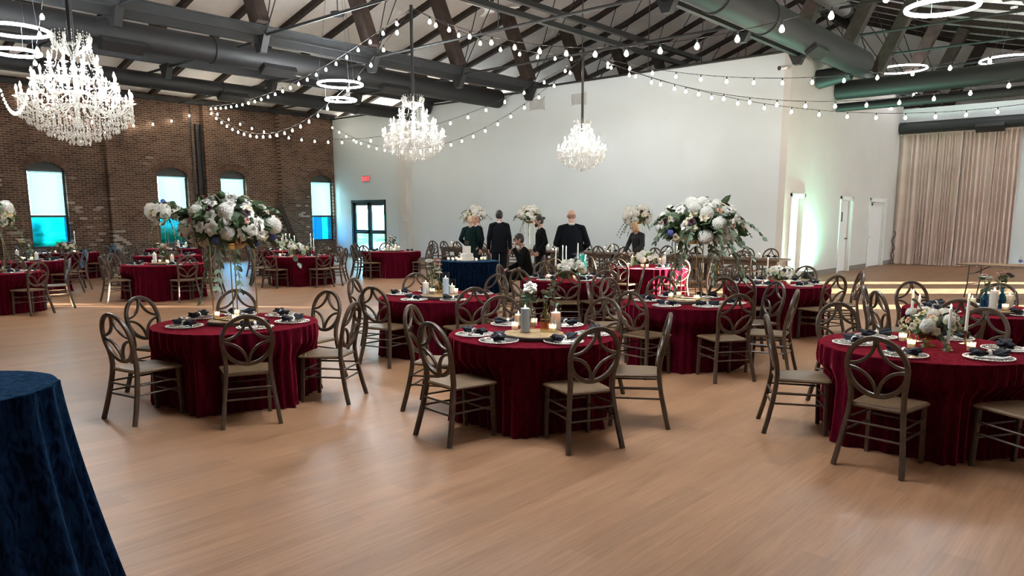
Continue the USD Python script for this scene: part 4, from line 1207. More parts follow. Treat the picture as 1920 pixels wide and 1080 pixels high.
# ---------------- nearest middle table: pillars, bottle with a white rose and eucalyptus
sl = on_px(1001, 624)
slice_at(1, sl[0], sl[1])
p = on_px(984.5, 623); pillar_at(1, p[0], p[1], "blue")
p = on_px(972, 611); pillar_at(1, p[0], p[1], "short")
p = on_px(1042, 617.5); pillar_at(1, p[0], p[1], "mid")
for u, v in ((965.5, 618), (1036, 622.5), (1001, 611)):
    p = on_px(u, v); votive(1, p[0], p[1], ZT + 0.037)
p = on_px(1022, 621.5)
BT = (p[0], p[1], ZT + 0.037)
later("bottle", CLOTH(1), "bottle_amber", "bottle_vase", bottle("amber_glass", 0.235), "amber glass bottle vase holding eucalyptus", "vase", BT)
p2 = on_px(996, 615)
later("vase", CLOTH(1), "bottle_clear", "bottle_vase", bottle("clear_glass", 0.25), "clear glass bottle vase holding a white rose", "vase", (p2[0], p2[1], ZT + 0.037))
rs = np.random.RandomState(3)
t = thing("eucalyptus_stem", "eucalyptus and blush sprig in the amber bottle on the nearest middle table", "flower", BT)
stems(t, [(0.04, 0.02, 0.40), (0.09, 0.05, 0.36), (-0.05, 0.02, 0.34)], rs)
for k, (x, y, z) in enumerate([(0.045, 0.02, 0.40), (0.03, 0.01, 0.35), (0.06, 0.03, 0.31), (-0.02, 0.0, 0.29), (0.10, 0.05, 0.37), (0.12, 0.06, 0.29), (-0.06, 0.01, 0.33), (0.0, 0.0, 0.25), (-0.05, -0.02, 0.26), (0.05, 0.0, 0.24), (0.09, 0.05, 0.22), (0.02, 0.03, 0.44), (0.08, 0.05, 0.43), (0.075, 0.05, 0.40), (0.09, 0.07, 0.46)]):
    d = np.array([math.sin(k * 2.4), math.cos(k * 1.9), 0.15 * math.sin(k)])
    obj("leaf", leaf(np.array([x, y, z]), d, 0.075, 0.036, rs, 0.4), "leaf_sage" if k < 11 else "leaf_green", t)
for k in range(5):
    r = (ROSES[k % 3][0] * 0.018 + [0.02 + 0.006 * k, 0.012 * math.sin(k), 0.33 + 0.03 * k], ROSES[k % 3][1])
    obj("bloom", r, "petal_peach" if k % 2 else "petal_blush", t)
t = thing("white_rose", "white garden rose with green leaves in a clear bottle on the nearest middle table", "flower", (p2[0], p2[1], ZT + 0.037))
stems(t, [(-0.03, 0.02, 0.32)], rs)
wr = turn_to((ROSES[0][0] * 0.068, ROSES[0][1]), (0.45, -0.6, 0.75), rs)
obj("bloom", (wr[0] + [-0.03, 0.02, 0.345], wr[1]), "petal_white", t)
for k in range(12):
    d = np.array([math.cos(k * 2.1), math.sin(k * 2.1), -0.2])
    obj("leaf", leaf(np.array([-0.03, 0.02, 0.31 - 0.009 * k]), d, 0.085, 0.030, rs, 0.3), "leaf_green", t)

# ---------------- tall gold stands with flower globes
def tall(n, u, zc, rx, rz, cnt, seed, label, size, hang=1.0, palette=WHITE_MIX, shift=(0, 0), w=0.27, lv=150, sp=12):
    cx, cy, R = TABLES[n][:3]
    sx, sy = cx, cy
    slice_at(n, sx, sy)
    later("stand", CLOTH(n), f"stand_{zc}_{w}", "flower_stand", gold_stand(zc - rz * 0.62 - ZT - 0.037, w), "tall gold wire flower stand", "stand", (sx, sy, ZT + 0.037), 0.2, "gold flower stands")
    t = thing("flower_arrangement", label, "flowers", (sx + shift[0], sy + shift[1], zc))
    arrangement(t, (0, 0, 0), rx, rz, cnt, seed, palette, size, leaves=lv, hang=hang, sprigs=sp, low=-0.62)
    for a in (150, 215, -30) if n < 10 else (200, 300):
        b = math.radians(a)
        votive(n, sx + 0.19 * math.cos(b), sy + 0.19 * math.sin(b), ZT + 0.037)


tall(2, 445, 1.60, 0.42, 0.28, 92, 11, "large white and burgundy flower globe on a tall gold stand, nearest left table", 0.060, hang=0.7, lv=230, sp=13)
tall(5, 1290, 1.585, 0.48, 0.28, 100, 17, "wide white and peach floral on a tall gold stand, second-row middle table", 0.062, lv=240, sp=16, shift=(0.10, 0.08), w=0.25)
tall(17, 315, 1.80, 0.42, 0.26, 44, 23, "white flower globe on a tall stand before the second window", 0.11, lv=90, sp=7)
tall(14, -13, 1.70, 0.44, 0.30, 46, 29, "cream and white flower globe cut by the left edge", 0.11, palette=CREAM_MIX, lv=90, sp=7)

p = at_z(1343, 556, ZT)
t = thing("glass_vase", "tall clear glass trumpet vase on the second-row middle table", "vase", (p[0], p[1], ZT + 0.002))
obj("vase_body", lathe([(0, 0.0), (0.06, 0.0), (0.06, 0.01), (0.012, 0.03), (0.012, 0.30), (0.03, 0.48), (0.075, 0.62), (0.072, 0.62), (0.026, 0.48), (0.009, 0.3), (0.009, 0.04), (0, 0.03)], 24), "clear_glass", t, smooth=40)
obj("gold_neck", lathe([(0.013, 0.28), (0.018, 0.285), (0.018, 0.40), (0.024, 0.42), (0.013, 0.42)], 18), "gold_metal", t, smooth=40)
t = flowers(5, "white floral with drooping greens in the tall glass vase, second-row middle table", "flowers", (p[0], p[1], ZT + 0.62), (0.06, 0.05, 0.22), 0.22, 0.17, 26, 31, WHITE_MIX, 0.062, leaves=90, hang=1.2, sprigs=8)

# ---------------- low arrangements with tapers
def low(n, dx, dy, rx, rz, cnt, seed, palette, label, size=0.045, tapers=(), votives=(), lf="leaf_green", z=0.10):
    cx, cy = TABLES[n][:2]
    x, y = cx + dx, cy + dy
    later("compote", CLOTH(n), "compote", "compote_bowl", build_compote, "small gold footed compote bowl", "bowl", (x, y, ZT + 0.002), 0, "gold compote bowls")
    flowers(n, label, "flowers", (x, y, ZT + 0.10), (0, 0, z * 0.6), rx, rz, cnt, seed, palette, size, leaves=70, hang=0.4, sprigs=5, low=-0.25, lf=lf)
    for q in tapers:
        taper_at(n, x + q[0], y + q[1], *q[2:])
    for q in votives:
        votive(n, x + q[0], y + q[1])


def build_compote(t):
    obj("bowl", lathe([(0, 0.0), (0.055, 0.0), (0.055, 0.006), (0.015, 0.02), (0.015, 0.045), (0.06, 0.06), (0.085, 0.095), (0.08, 0.095), (0.055, 0.066), (0, 0.055)], 22), "gold_metal", t, smooth=40)


low(3, 0.02, 0.03, 0.22, 0.125, 52, 41, [("petal_cream", 5, "r", 1), ("petal_yellow", 3, "r", 0.9), ("petal_white", 2, "h", 1.3), ("petal_wine", 1.2, "r", 0.9), ("petal_peach", 1, "r", 1.1)], "cream, yellow and dark flowers in a low bowl on the nearest right table", 0.036)
for u, v, zt_ in ((1713, 543, 5.92), (1725, 553, 5.84), (1784, 571, 5.45), (1818, 550, 5.72)):
    p = at_depth(u, v, zt_)
    taper_at(3, p[0], p[1], 0.26, round(p[2] - 0.262 - ZT - 0.028, 3))
for u, v in ((1692, 640), (1708, 653), (1820, 658)):
    p = at_z(u, v, ZT); votive(3, p[0], p[1])
low(6, 0.0, 0.05, 0.23, 0.12, 30, 43, [("petal_white", 5, "h", 1.1), ("petal_white", 3, "r", 1), ("petal_cream", 3, "r", 1), ("petal_yellow", 2, "r", 1.1)], "white and yellow low flowers beside the gold hoop", 0.055, tapers=((-0.19, -0.16, 0.25, 0.2), (-0.10, -0.10, 0.27, 0.22), (-0.07, -0.05, 0.27, 0.21), (0.05, 0.10, 0.30, 0.22)), votives=((-0.26, -0.26), (-0.22, -0.28), (0.16, -0.12)))
t = thing("gold_hoop", "upright gold hoop ring leaning by the low flowers", "hoop", (-7.18 - 0.22, 9.51 - 0.10, ZT + 0.002), rz=0.5)
a = np.linspace(0, 2 * np.pi, 50, endpoint=False)
obj("hoop", tube(np.stack([0.13 * np.cos(a), 0.02 * np.sin(a), 0.165 + 0.145 * np.sin(a)], 1), 0, 8, closed=True, flat=(0.008, 0.018), up=(0, 1, 0)), "gold_metal", t, smooth=True)
obj("hoop_base", lathe([(0, 0), (0.05, 0.0), (0.05, 0.02), (0, 0.022)], 20), "gold_metal", t, smooth=40)
low(7, 0.03, 0.02, 0.22, 0.11, 26, 47, [("petal_white", 5, "r", 1.3), ("petal_cream", 3, "r", 1), ("petal_blush", 1, "r", 0.8), ("petal_wine", 1, "r", 0.7)], "white roses and dark greenery in a low bowl near the side doors", 0.055, tapers=((-0.17, -0.04, 0.30, 0.05),), votives=((-0.10, -0.22), (0.16, -0.06)))
low(8, -0.05, -0.05, 0.24, 0.13, 26, 53, PURE_MIX, "white flowers with green light painted into their leaves, in a low bowl", 0.06, votives=((-0.3, -0.15), (0.12, -0.3), (0.2, -0.25)), lf="leaf_bright")
for dx, dy, s in ((-0.25, -0.20, "tall"), (0.18, 0.12, "mid"), (0.28, 0.1, "tall")):
    pillar_at(8, TABLES[8][0] + dx, TABLES[8][1] + dy, s, ZT + 0.002)
low(10, 0.05, 0.0, 0.26, 0.13, 24, 59, CREAM_MIX, "cream low flowers between tapers by the brick wall", 0.065, tapers=((-0.36, -0.30, 0.26, 0.16), (-0.20, -0.18, 0.30, 0.22), (-0.12, -0.10, 0.30, 0.18), (0.14, 0.2, 0.30, 0.22), (0.20, 0.24, 0.28, 0.12)), votives=((-0.3, -0.4), (-0.2, -0.35), (0.05, -0.3)))
low(19, 0.05, 0.0, 0.26, 0.14, 22, 61, CREAM_MIX, "yellow and cream low flowers on the far brick-wall table", 0.07, tapers=((-0.3, -0.35, 0.28, 0.25), (-0.1, -0.08, 0.26, 0.22), (-0.04, -0.02, 0.26, 0.20)), votives=((-0.25, -0.4), (0.1, -0.3)))
low(16, -0.05, 0.0, 0.28, 0.13, 24, 67, CREAM_MIX, "peach and cream low flowers under the first window", 0.07, tapers=((0.22, 0.16, 0.30, 0.24),), votives=((0.1, -0.3), (0.3, 0.1)))

# ---------------- bottle groups on wood slices
def clip(q, c, r):
    """Keeps q within r of c, on the line of sight's side."""
    d = np.asarray(q[:2], float) - np.asarray(c[:2], float)
    k = np.hypot(*d)
    if k <= r:
        return q[:2]
    lat = np.array([-c[1], c[0]]) / np.hypot(c[0], c[1])
    s = float(np.clip(d @ lat, -r, r))
    dep = np.array(c[:2]) / np.hypot(c[0], c[1])
    o = math.sqrt(max(0.0, r * r - s * s)) * (1 if d @ dep > 0 else -1)
    return np.array(c[:2]) + lat * s + dep * o * 0.8


def bottles(n, slice_px, pillars, votives, vases, label_rows):
    p = on_px(*slice_px)
    cx, cy = TABLES[n][:2]
    p = clip(p[:2], (cx, cy), 0.25)
    slice_at(n, p[0], p[1])
    for u, v, s in pillars:
        q = clip(on_px(u, v), p, 0.19); pillar_at(n, q[0], q[1], s)
    for u, v in votives:
        q = clip(on_px(u, v), p, 0.22); votive(n, q[0], q[1], ZT + 0.037)
    for (u, v, g, h), (lab, pal, cnt, size, seed) in zip(vases, label_rows):
        q = clip(on_px(u, v), p, 0.14)
        later("bottle", CLOTH(n), f"bottle_{g}_{h}", "bottle_vase", bottle(g, h), {"clear_glass": "clear glass bottle vase", "amber_glass": "amber glass bottle vase", "blue_glass": "blue glass bottle vase"}[g], "vase", (q[0], q[1], ZT + 0.037), 0, "bottle vases")
        t = thing("cut_flowers", lab, "flower", (q[0], q[1], ZT + 0.037))
        rs = np.random.RandomState(seed)
        tops = [(rs.uniform(-0.07, 0.07), rs.uniform(-0.05, 0.05), h + rs.uniform(0.05, 0.16)) for _ in range(cnt)]
        stems(t, tops, rs)
        for k, (x, y, z) in enumerate(tops):
            r = ROSES[k % 3]
            obj("bloom", (r[0] * size * rs.uniform(0.7, 1.2) + [x, y, z + 0.01], r[1]), pal[k % len(pal)], t)
        for k in range(14):
            x, y, z = tops[k % cnt]
            s = rs.uniform(0.55, 1.0)
            d = rs.normal(size=3); d[2] *= 0.5
            obj("leaf", leaf(np.array([x * s, y * s, z * s]), d, 0.07, 0.022, rs, 0.3), "leaf_green", t)


bottles(4, (826, 552.5), [(836, 552, "blue"), (799, 549, "mid"), (847, 545, "short")], [(811, 551), (854, 548)], [(811, 547.5, "clear_glass", 0.26), (824, 549, "amber_glass", 0.20)],
        [("white blossoms and blush stems in a clear bottle, second-row left table", ["petal_white", "petal_white", "petal_blush"], 5, 0.05, 71), ("peach and white stems in the amber bottle, second-row left table", ["petal_peach", "petal_white", "petal_cream"], 5, 0.045, 72)])
bottles(9, (1862, 580), [(1861, 581, "tall"), (1812, 578, "short"), (1890, 577, "mid")], [(1884, 582)], [(1846, 577, "blue_glass", 0.20), (1877, 575, "blue_glass", 0.22)],
        [("white ranunculus with blush buds in a blue bottle, second-row right table", ["petal_white", "petal_cream", "petal_blush"], 4, 0.05, 73), ("dark burgundy bloom and twigs in a blue bottle, second-row right table", ["petal_wine", "petal_blush"], 3, 0.045, 74)])
bottles(13, (307, 494), [(290.5, 495, "tall"), (323, 492, "mid")], [(300, 493), (314, 494), (287, 496)], [(303, 493, "clear_glass", 0.24), (312, 491, "amber_glass", 0.22)],
        [("cream blossoms in a clear bottle, sun-streaked left table", ["petal_cream", "petal_white"], 6, 0.06, 75), ("peach stems in the amber bottle, sun-streaked left table", ["petal_peach", "petal_cream"], 5, 0.05, 76)])
bottles(15, (50, 487), [(33, 487, "tall"), (69, 487, "mid")], [(45, 488), (60, 489), (40, 486)], [(42, 487, "clear_glass", 0.3), (56, 486, "clear_glass", 0.26)],
        [("white and yellow blossoms in a bottle, second table from the left edge", ["petal_white", "petal_yellow", "petal_cream"], 7, 0.075, 77), ("dark leafy stems in a bottle, second table from the left edge", ["petal_wine", "petal_blush"], 5, 0.05, 78)])
bottles(11, (735, 471.5), [(727, 471, "mid"), (742, 471, "mid"), (748, 470.5, "short"), (733, 472, "short")], [(721, 472.5), (738, 472.8)], [(732, 470.5, "clear_glass", 0.26), (738, 470.2, "clear_glass", 0.24)],
        [("white blossoms in a bottle on the table by the glass doors", ["petal_white", "petal_cream"], 7, 0.06, 79), ("white and dark stems in a bottle by the glass doors", ["petal_white", "petal_wine"], 6, 0.05, 80)])
bottles(18, (340, 466.5), [(335, 467, "tall"), (350, 466, "mid")], [(330, 467), (345, 467)], [(341, 466, "clear_glass", 0.28)], [("blush blossoms in a bottle before the second window", ["petal_blush", "petal_peach", "petal_white"], 6, 0.075, 81)])

# ---------------- the cake table
t = thing("wedding_cake", "two-tier white wedding cake with a small dark script topper", "cake", (CAKE[0] - 0.05, CAKE[1] - 0.05, ZT + 0.002))
obj("cake_board", lathe([(0, 0), (0.19, 0), (0.19, 0.012), (0, 0.012)], 32), "silver_ring", t, smooth=40)
obj("bottom_tier", lathe([(0, 0.012), (0.142, 0.012), (0.145, 0.02), (0.145, 0.155), (0.138, 0.163), (0, 0.163)], 40), "icing", t, smooth=40)
obj("top_tier", lathe([(0, 0.163), (0.092, 0.163), (0.094, 0.17), (0.094, 0.315), (0.088, 0.323), (0, 0.323)], 36), "icing", t, smooth=40)
s = np.linspace(0, 1, 40)
obj("topper", join(tube(np.stack([-0.075 + 0.15 * s, 0 * s, 0.385 + 0.02 * np.sin(s * 22) + 0.012 * np.sin(s * 9)], 1), 0.004, 5), tube(np.stack([-0.065 + 0.13 * s, 0 * s, 0.425 + 0.014 * np.sin(s * 26)], 1), 0.0035, 5), rod((-0.03, 0, 0.32), (-0.03, 0, 0.39), 0.002, 5), rod((0.03, 0, 0.32), (0.03, 0, 0.39), 0.002, 5)), "table_wood", t)
for k, u in enumerate((841, 849, 856, 864, 871, 886, 893, 903, 909, 859, 881)):
    q = at_z(u, 488.5 + 1.2 * math.sin(k * 2.3), ZT)
    votive(0, q[0], q[1], ZT + 0.002, "on the cake table")

# ---------------- head table: candles and three flower globes
for u, s in ((847, "mid"), (1028, "mid"), (1134, "mid"), (1148, "tall"), (1165, "mid"), (1270, "tall"), (1253, "mid"), (1425, "short")):
    q = at_y(u, 470, 17.12); pillar_at(0, q[0], 17.12, s, ZT + 0.001, "on the head table")
for u in (855, 1037, 1140, 1247, 1372, 900):
    q = at_y(u, 470, 16.98); votive(0, q[0], 16.98, ZT + 0.001, "on the head table")
for u, lab, sd, zc in ((889, "leftmost white flower globe on the head table, behind the woman in green", 83, 1.72), (993, "middle white flower globe on the head table, beside the bearded man", 84, 1.72), (1195, "rightmost white flower globe on the head table, above the blonde woman", 85, 1.69)):
    q = at_y(u, 420, 17.2)
    later("stand", "on the head table", "stand_head", "flower_stand", gold_stand(zc - 0.2 - ZT - 0.002, 0.2), "tall gold wire flower stand", "stand", (q[0], 17.2, ZT + 0.001), 0, "gold flower stands")
    t = thing("flower_arrangement", lab, "flowers", (q[0], 17.2, zc))
    arrangement(t, (0, 0, 0), 0.36, 0.26, 40, sd, PURE_MIX + [("petal_yellow", 0.6, "r", 0.6)], 0.092, leaves=90, hang=1.0, sprigs=8, low=-0.6)

set_all_down()


# ================================================================== chandeliers
def octa(c, r, h):
    c = np.asarray(c, float)
    V = np.array([[r, 0, 0], [0, r, 0], [-r, 0, 0], [0, -r, 0], [0, 0, h], [0, 0, -h * 1.3]]) + c
    return V, np.array([[0, 1, 4], [1, 2, 4], [2, 3, 4], [3, 0, 4], [1, 0, 5], [2, 1, 5], [3, 2, 5], [0, 3, 5]])


def build_chandelier(t):
    obj("suspension", tube([(0, 0, 0.35), (0.004, 0, 0.8), (-0.004, 0.003, 1.5), (0, 0, 2.35)], [0.03, 0.034, 0.030, 0.034], 10), "black_plastic", t, smooth=True)
    obj("stem", lathe([(0, -0.45), (0.03, -0.44), (0.05, -0.36), (0.02, -0.3), (0.02, -0.1), (0.06, -0.05), (0.02, 0.0), (0.02, 0.2), (0.05, 0.25), (0.02, 0.3), (0.02, 0.5), (0.05, 0.54), (0, 0.58)], 20), "crystal", t, smooth=40)
    for k in range(8):
        a = 2 * np.pi * k / 8
        s = np.linspace(0, 1, 16)
        r = 0.03 + 0.19 * np.sin(s * 2.2) ** 1.2
        z = 0.40 + 0.28 * s - 0.10 * np.clip((s - 0.7) / 0.3, 0, 1) ** 2
        obj("crown_scroll", tube(np.stack([r * np.cos(a), r * np.sin(a), z], 1), 0.016, 6), "crystal", t, smooth=True)
    drops, chains = [], []
    for (n, R, z, zc, L) in ((16, 0.60, -0.12, -0.16, 0.08), (12, 0.44, 0.08, -0.02, 0.08), (8, 0.27, 0.27, 0.16, 0.08)):
        for k in range(n):
            a = 2 * np.pi * (k + 0.5 * (n == 12)) / n
            s = np.linspace(0, 1, 14)
            r = 0.03 + (R - 0.03) * s
            zz = zc + (z - zc) * s - 0.10 * np.sin(np.pi * s) + 0.05 * np.sin(2 * np.pi * s)
            arm = obj("arm", tube(np.stack([r * np.cos(a), r * np.sin(a), zz], 1), 0.009, 6), "crystal", t, smooth=True)
            c, sn = R * math.cos(a), R * math.sin(a)
            obj("drip_pan", move(lathe([(0, 0), (0.02, 0.0), (0.05, 0.018), (0.048, 0.022), (0.018, 0.008), (0, 0.008)], 14), (c, sn, z)), "crystal", arm, smooth=40)
            cd = obj("candle", move(lathe([(0, 0.005), (0.011, 0.005), (0.011, L), (0, L)], 10), (c, sn, z)), "wax_white", t, smooth=40)
            obj("bulb", move(lathe([(0, L), (0.010, L + 0.006), (0.0155, L + 0.024), (0.010, L + 0.046), (0.003, L + 0.066), (0, L + 0.07)], 10), (c, sn, z)), "candle_glow", cd, smooth=True)
            for q in range(3):
                b = a + (q - 1) * 0.07
                for m in range(3):
                    drops.append(octa((R * math.cos(b), R * math.sin(b), z - 0.03 - 0.028 * m), 0.008, 0.011))
                drops.append(octa((R * math.cos(b), R * math.sin(b), z - 0.03 - 0.028 * 3 - 0.02), 0.014, 0.024))
    for n, R, z, L in ((54, 0.60, -0.20, 0.13), (48, 0.52, -0.24, 0.16), (40, 0.43, -0.30, 0.15), (30, 0.33, -0.37, 0.14), (20, 0.22, -0.44, 0.13), (10, 0.11, -0.49, 0.12), (36, 0.46, -0.06, 0.12), (26, 0.30, 0.14, 0.12), (20, 0.2, 0.66, 0.2)):
        for k in range(n):
            a = 2 * np.pi * (k + 0.37 * R * 10) / n
            c, sn = R * math.cos(a), R * math.sin(a)
            m = max(2, int(L / 0.035))
            for q in range(m):
                drops.append(octa((c, sn, z - q * 0.032), 0.0075, 0.012))
            drops.append(octa((c, sn, z - m * 0.032 - 0.016), 0.017, 0.026))
    for ra, za, rb, zb, n in ((0.19, 0.62, 0.27, 0.30, 16), (0.26, 0.28, 0.44, 0.10, 24), (0.43, 0.08, 0.60, -0.12, 32), (0.60, -0.18, 0.08, -0.52, 32)):
        for k in range(n):
            a = 2 * np.pi * k / n
            for s in np.linspace(0, 1, 12):
                r = ra + (rb - ra) * s
                z = za + (zb - za) * s - 0.07 * np.sin(np.pi * s)
                chains.append(octa((r * math.cos(a), r * math.sin(a), z), 0.0075, 0.010))
    obj("crystal_drops", join(*drops), "crystal", t, kind="stuff")
    obj("crystal_chains", join(*chains), "crystal", t, kind="stuff")
    obj("crystal_ball", ball((0, 0, -0.60), 0.042, 2), "crystal", t)


for (x, y, z), lab in (((-10.05, 3.50, 3.16), "largest crystal chandelier, glowing at the upper left"), ((-11.56, 10.14, 3.36), "middle crystal chandelier on a long black cord"), ((-11.60, 15.82, 3.45), "smallest, farthest crystal chandelier in front of the white wall")):
    place("chandelier", "chandelier", build_chandelier, lab, "chandelier", (x, y, z), 0.1, "crystal chandeliers")


# ================================================================== string lights
def strand(label, a, b, sag, step=0.62):
    a, b = np.array(a, float), np.array(b, float)
    t = thing("string_lights", label, "string lights", a, group=None)
    L = np.linalg.norm(b - a) * (1 + 2.7 * (sag / np.linalg.norm(b - a)) ** 2)
    n = int(L / step)
    s = np.linspace(0, 1, n * 2 + 1)[:, None]
    P = (b - a) * s
    P[:, 2] -= 4 * sag * (s * (1 - s))[:, 0]
    obj("cable", tube(P, 0.006, 5), "black_plastic", t, smooth=True)
    bulb = lathe([(0, -0.046), (0.011, -0.05), (0.014, -0.06), (0.029, -0.085), (0.034, -0.105), (0.029, -0.125), (0.014, -0.138), (0, -0.141)], 10)
    sock = lathe([(0, 0.004), (0.013, 0.0), (0.015, -0.05), (0, -0.05)], 8)
    for k in range(1, n):
        p = P[2 * k]
        q = obj("bulb", move(bulb, p), "bulb_warm", t, smooth=True)
        obj("socket", move(sock, p), "black_plastic", q, smooth=40)


B1, B2, R1, R2, R3 = (-26.66, 13.57, 5.60), (-26.60, 18.6, 5.56), (-10.05, 3.5, 5.66), (-11.55, 10.14, 5.66), (-11.45, 15.78, 5.66)
strand("low-slung string lights from the middle chandelier to the brick wall", R2, B1, 1.59)
strand("straighter string lights above, from the middle chandelier to the brick wall", R2, B1, 0.47)
strand("string lights from the brick wall swooping to the farthest chandelier", B1, R3, 1.58)
strand("string lights from the corner of the white wall to the farthest chandelier", B2, R3, 1.68)
strand("upper string lights from the middle chandelier toward the top right", R2, (3.35, 8.3, 6.0), 1.85)
strand("short string lights between the middle and farthest chandeliers", R2, R3, 0.29)
strand("upper string lights from the farthest chandelier across the wall top", R3, (3.35, 16.18, 6.0), 1.40)
strand("middle string lights crossing the upper white wall to the right", R3, (3.35, 17.01, 6.2), 1.95)
strand("lowest string lights crossing the white wall to the right edge", R3, (3.35, 22.86, 6.2), 1.95)
strand("string lights dropping from the largest chandelier to the left brick wall", R1, (-26.66, 7.2, 5.6), 1.6)
strand("string lights along the brick wall behind the largest chandelier", B1, (-26.66, 7.1, 5.6), 0.85)


# ================================================================== people
def bone(a, ra, b, rb, seg=14):
    s = lambda p, r: m3.Manifold.sphere(r, seg).translate(tuple(float(x) for x in p))
    return m3.Manifold.batch_hull([s(a, ra), s(b, rb)])


def blob(c, r, seg=18):
    return m3.Manifold.sphere(1.0, seg).scale(tuple(float(x) for x in r)).translate(tuple(float(x) for x in c))


def hull_of(*blobs):
    return m3.Manifold.batch_hull(list(blobs))


def soft(man, edge=0.025, it=12):
    m = man.refine_to_length(edge).to_mesh()
    tm = trimesh.Trimesh(np.array(m.vert_properties[:, :3], float), np.array(m.tri_verts, int), process=True)
    trimesh.smoothing.filter_taubin(tm, iterations=it)
    return np.asarray(tm.vertices), np.asarray(tm.faces)


def union(parts):
    return m3.Manifold.batch_boolean(list(parts), m3.OpType.Add)


def hand(wrist, direction, normal, s=1.0, curl=0.5, side=1):
    """Palm, four fingers of different lengths and a thumb, from the wrist along direction; the palm faces normal."""
    d = np.asarray(direction, float); d /= np.linalg.norm(d)
    n = np.asarray(normal, float); n = n - d * (n @ d); n /= np.linalg.norm(n)
    w = np.cross(d, n) * side
    p = np.asarray(wrist, float)
    out = [hull_of(*[blob(p + d * a + w * b, (0.013 * s,) * 3, 10) for a, b in ((0.01, -0.018), (0.01, 0.018), (0.09 * s, -0.032), (0.09 * s, 0.032))])]
    for k, L in enumerate((0.066, 0.078, 0.073, 0.056)):
        q = p + d * 0.09 * s + w * (0.030 - 0.02 * k)
        dd, prev, r = d.copy(), q, 0.0088 * s
        for seg in (0.45, 0.32, 0.23):
            dd = dd * math.cos(curl * 0.7) + n * math.sin(curl * 0.7); dd /= np.linalg.norm(dd)
            nx = prev + dd * L * seg * s
            out.append(bone(prev, r, nx, r * 0.92, 8)); prev, r = nx, r * 0.92
    q = p + d * 0.03 * s + w * 0.025
    k1 = q + (d * 0.6 + w * 0.6 + n * 0.3) * 0.045 * s
    out += [bone(q, 0.011 * s, k1, 0.010 * s, 8), bone(k1, 0.010 * s, k1 + (d * 0.9 + n * 0.4) * 0.035 * s, 0.008 * s, 8)]
    return out


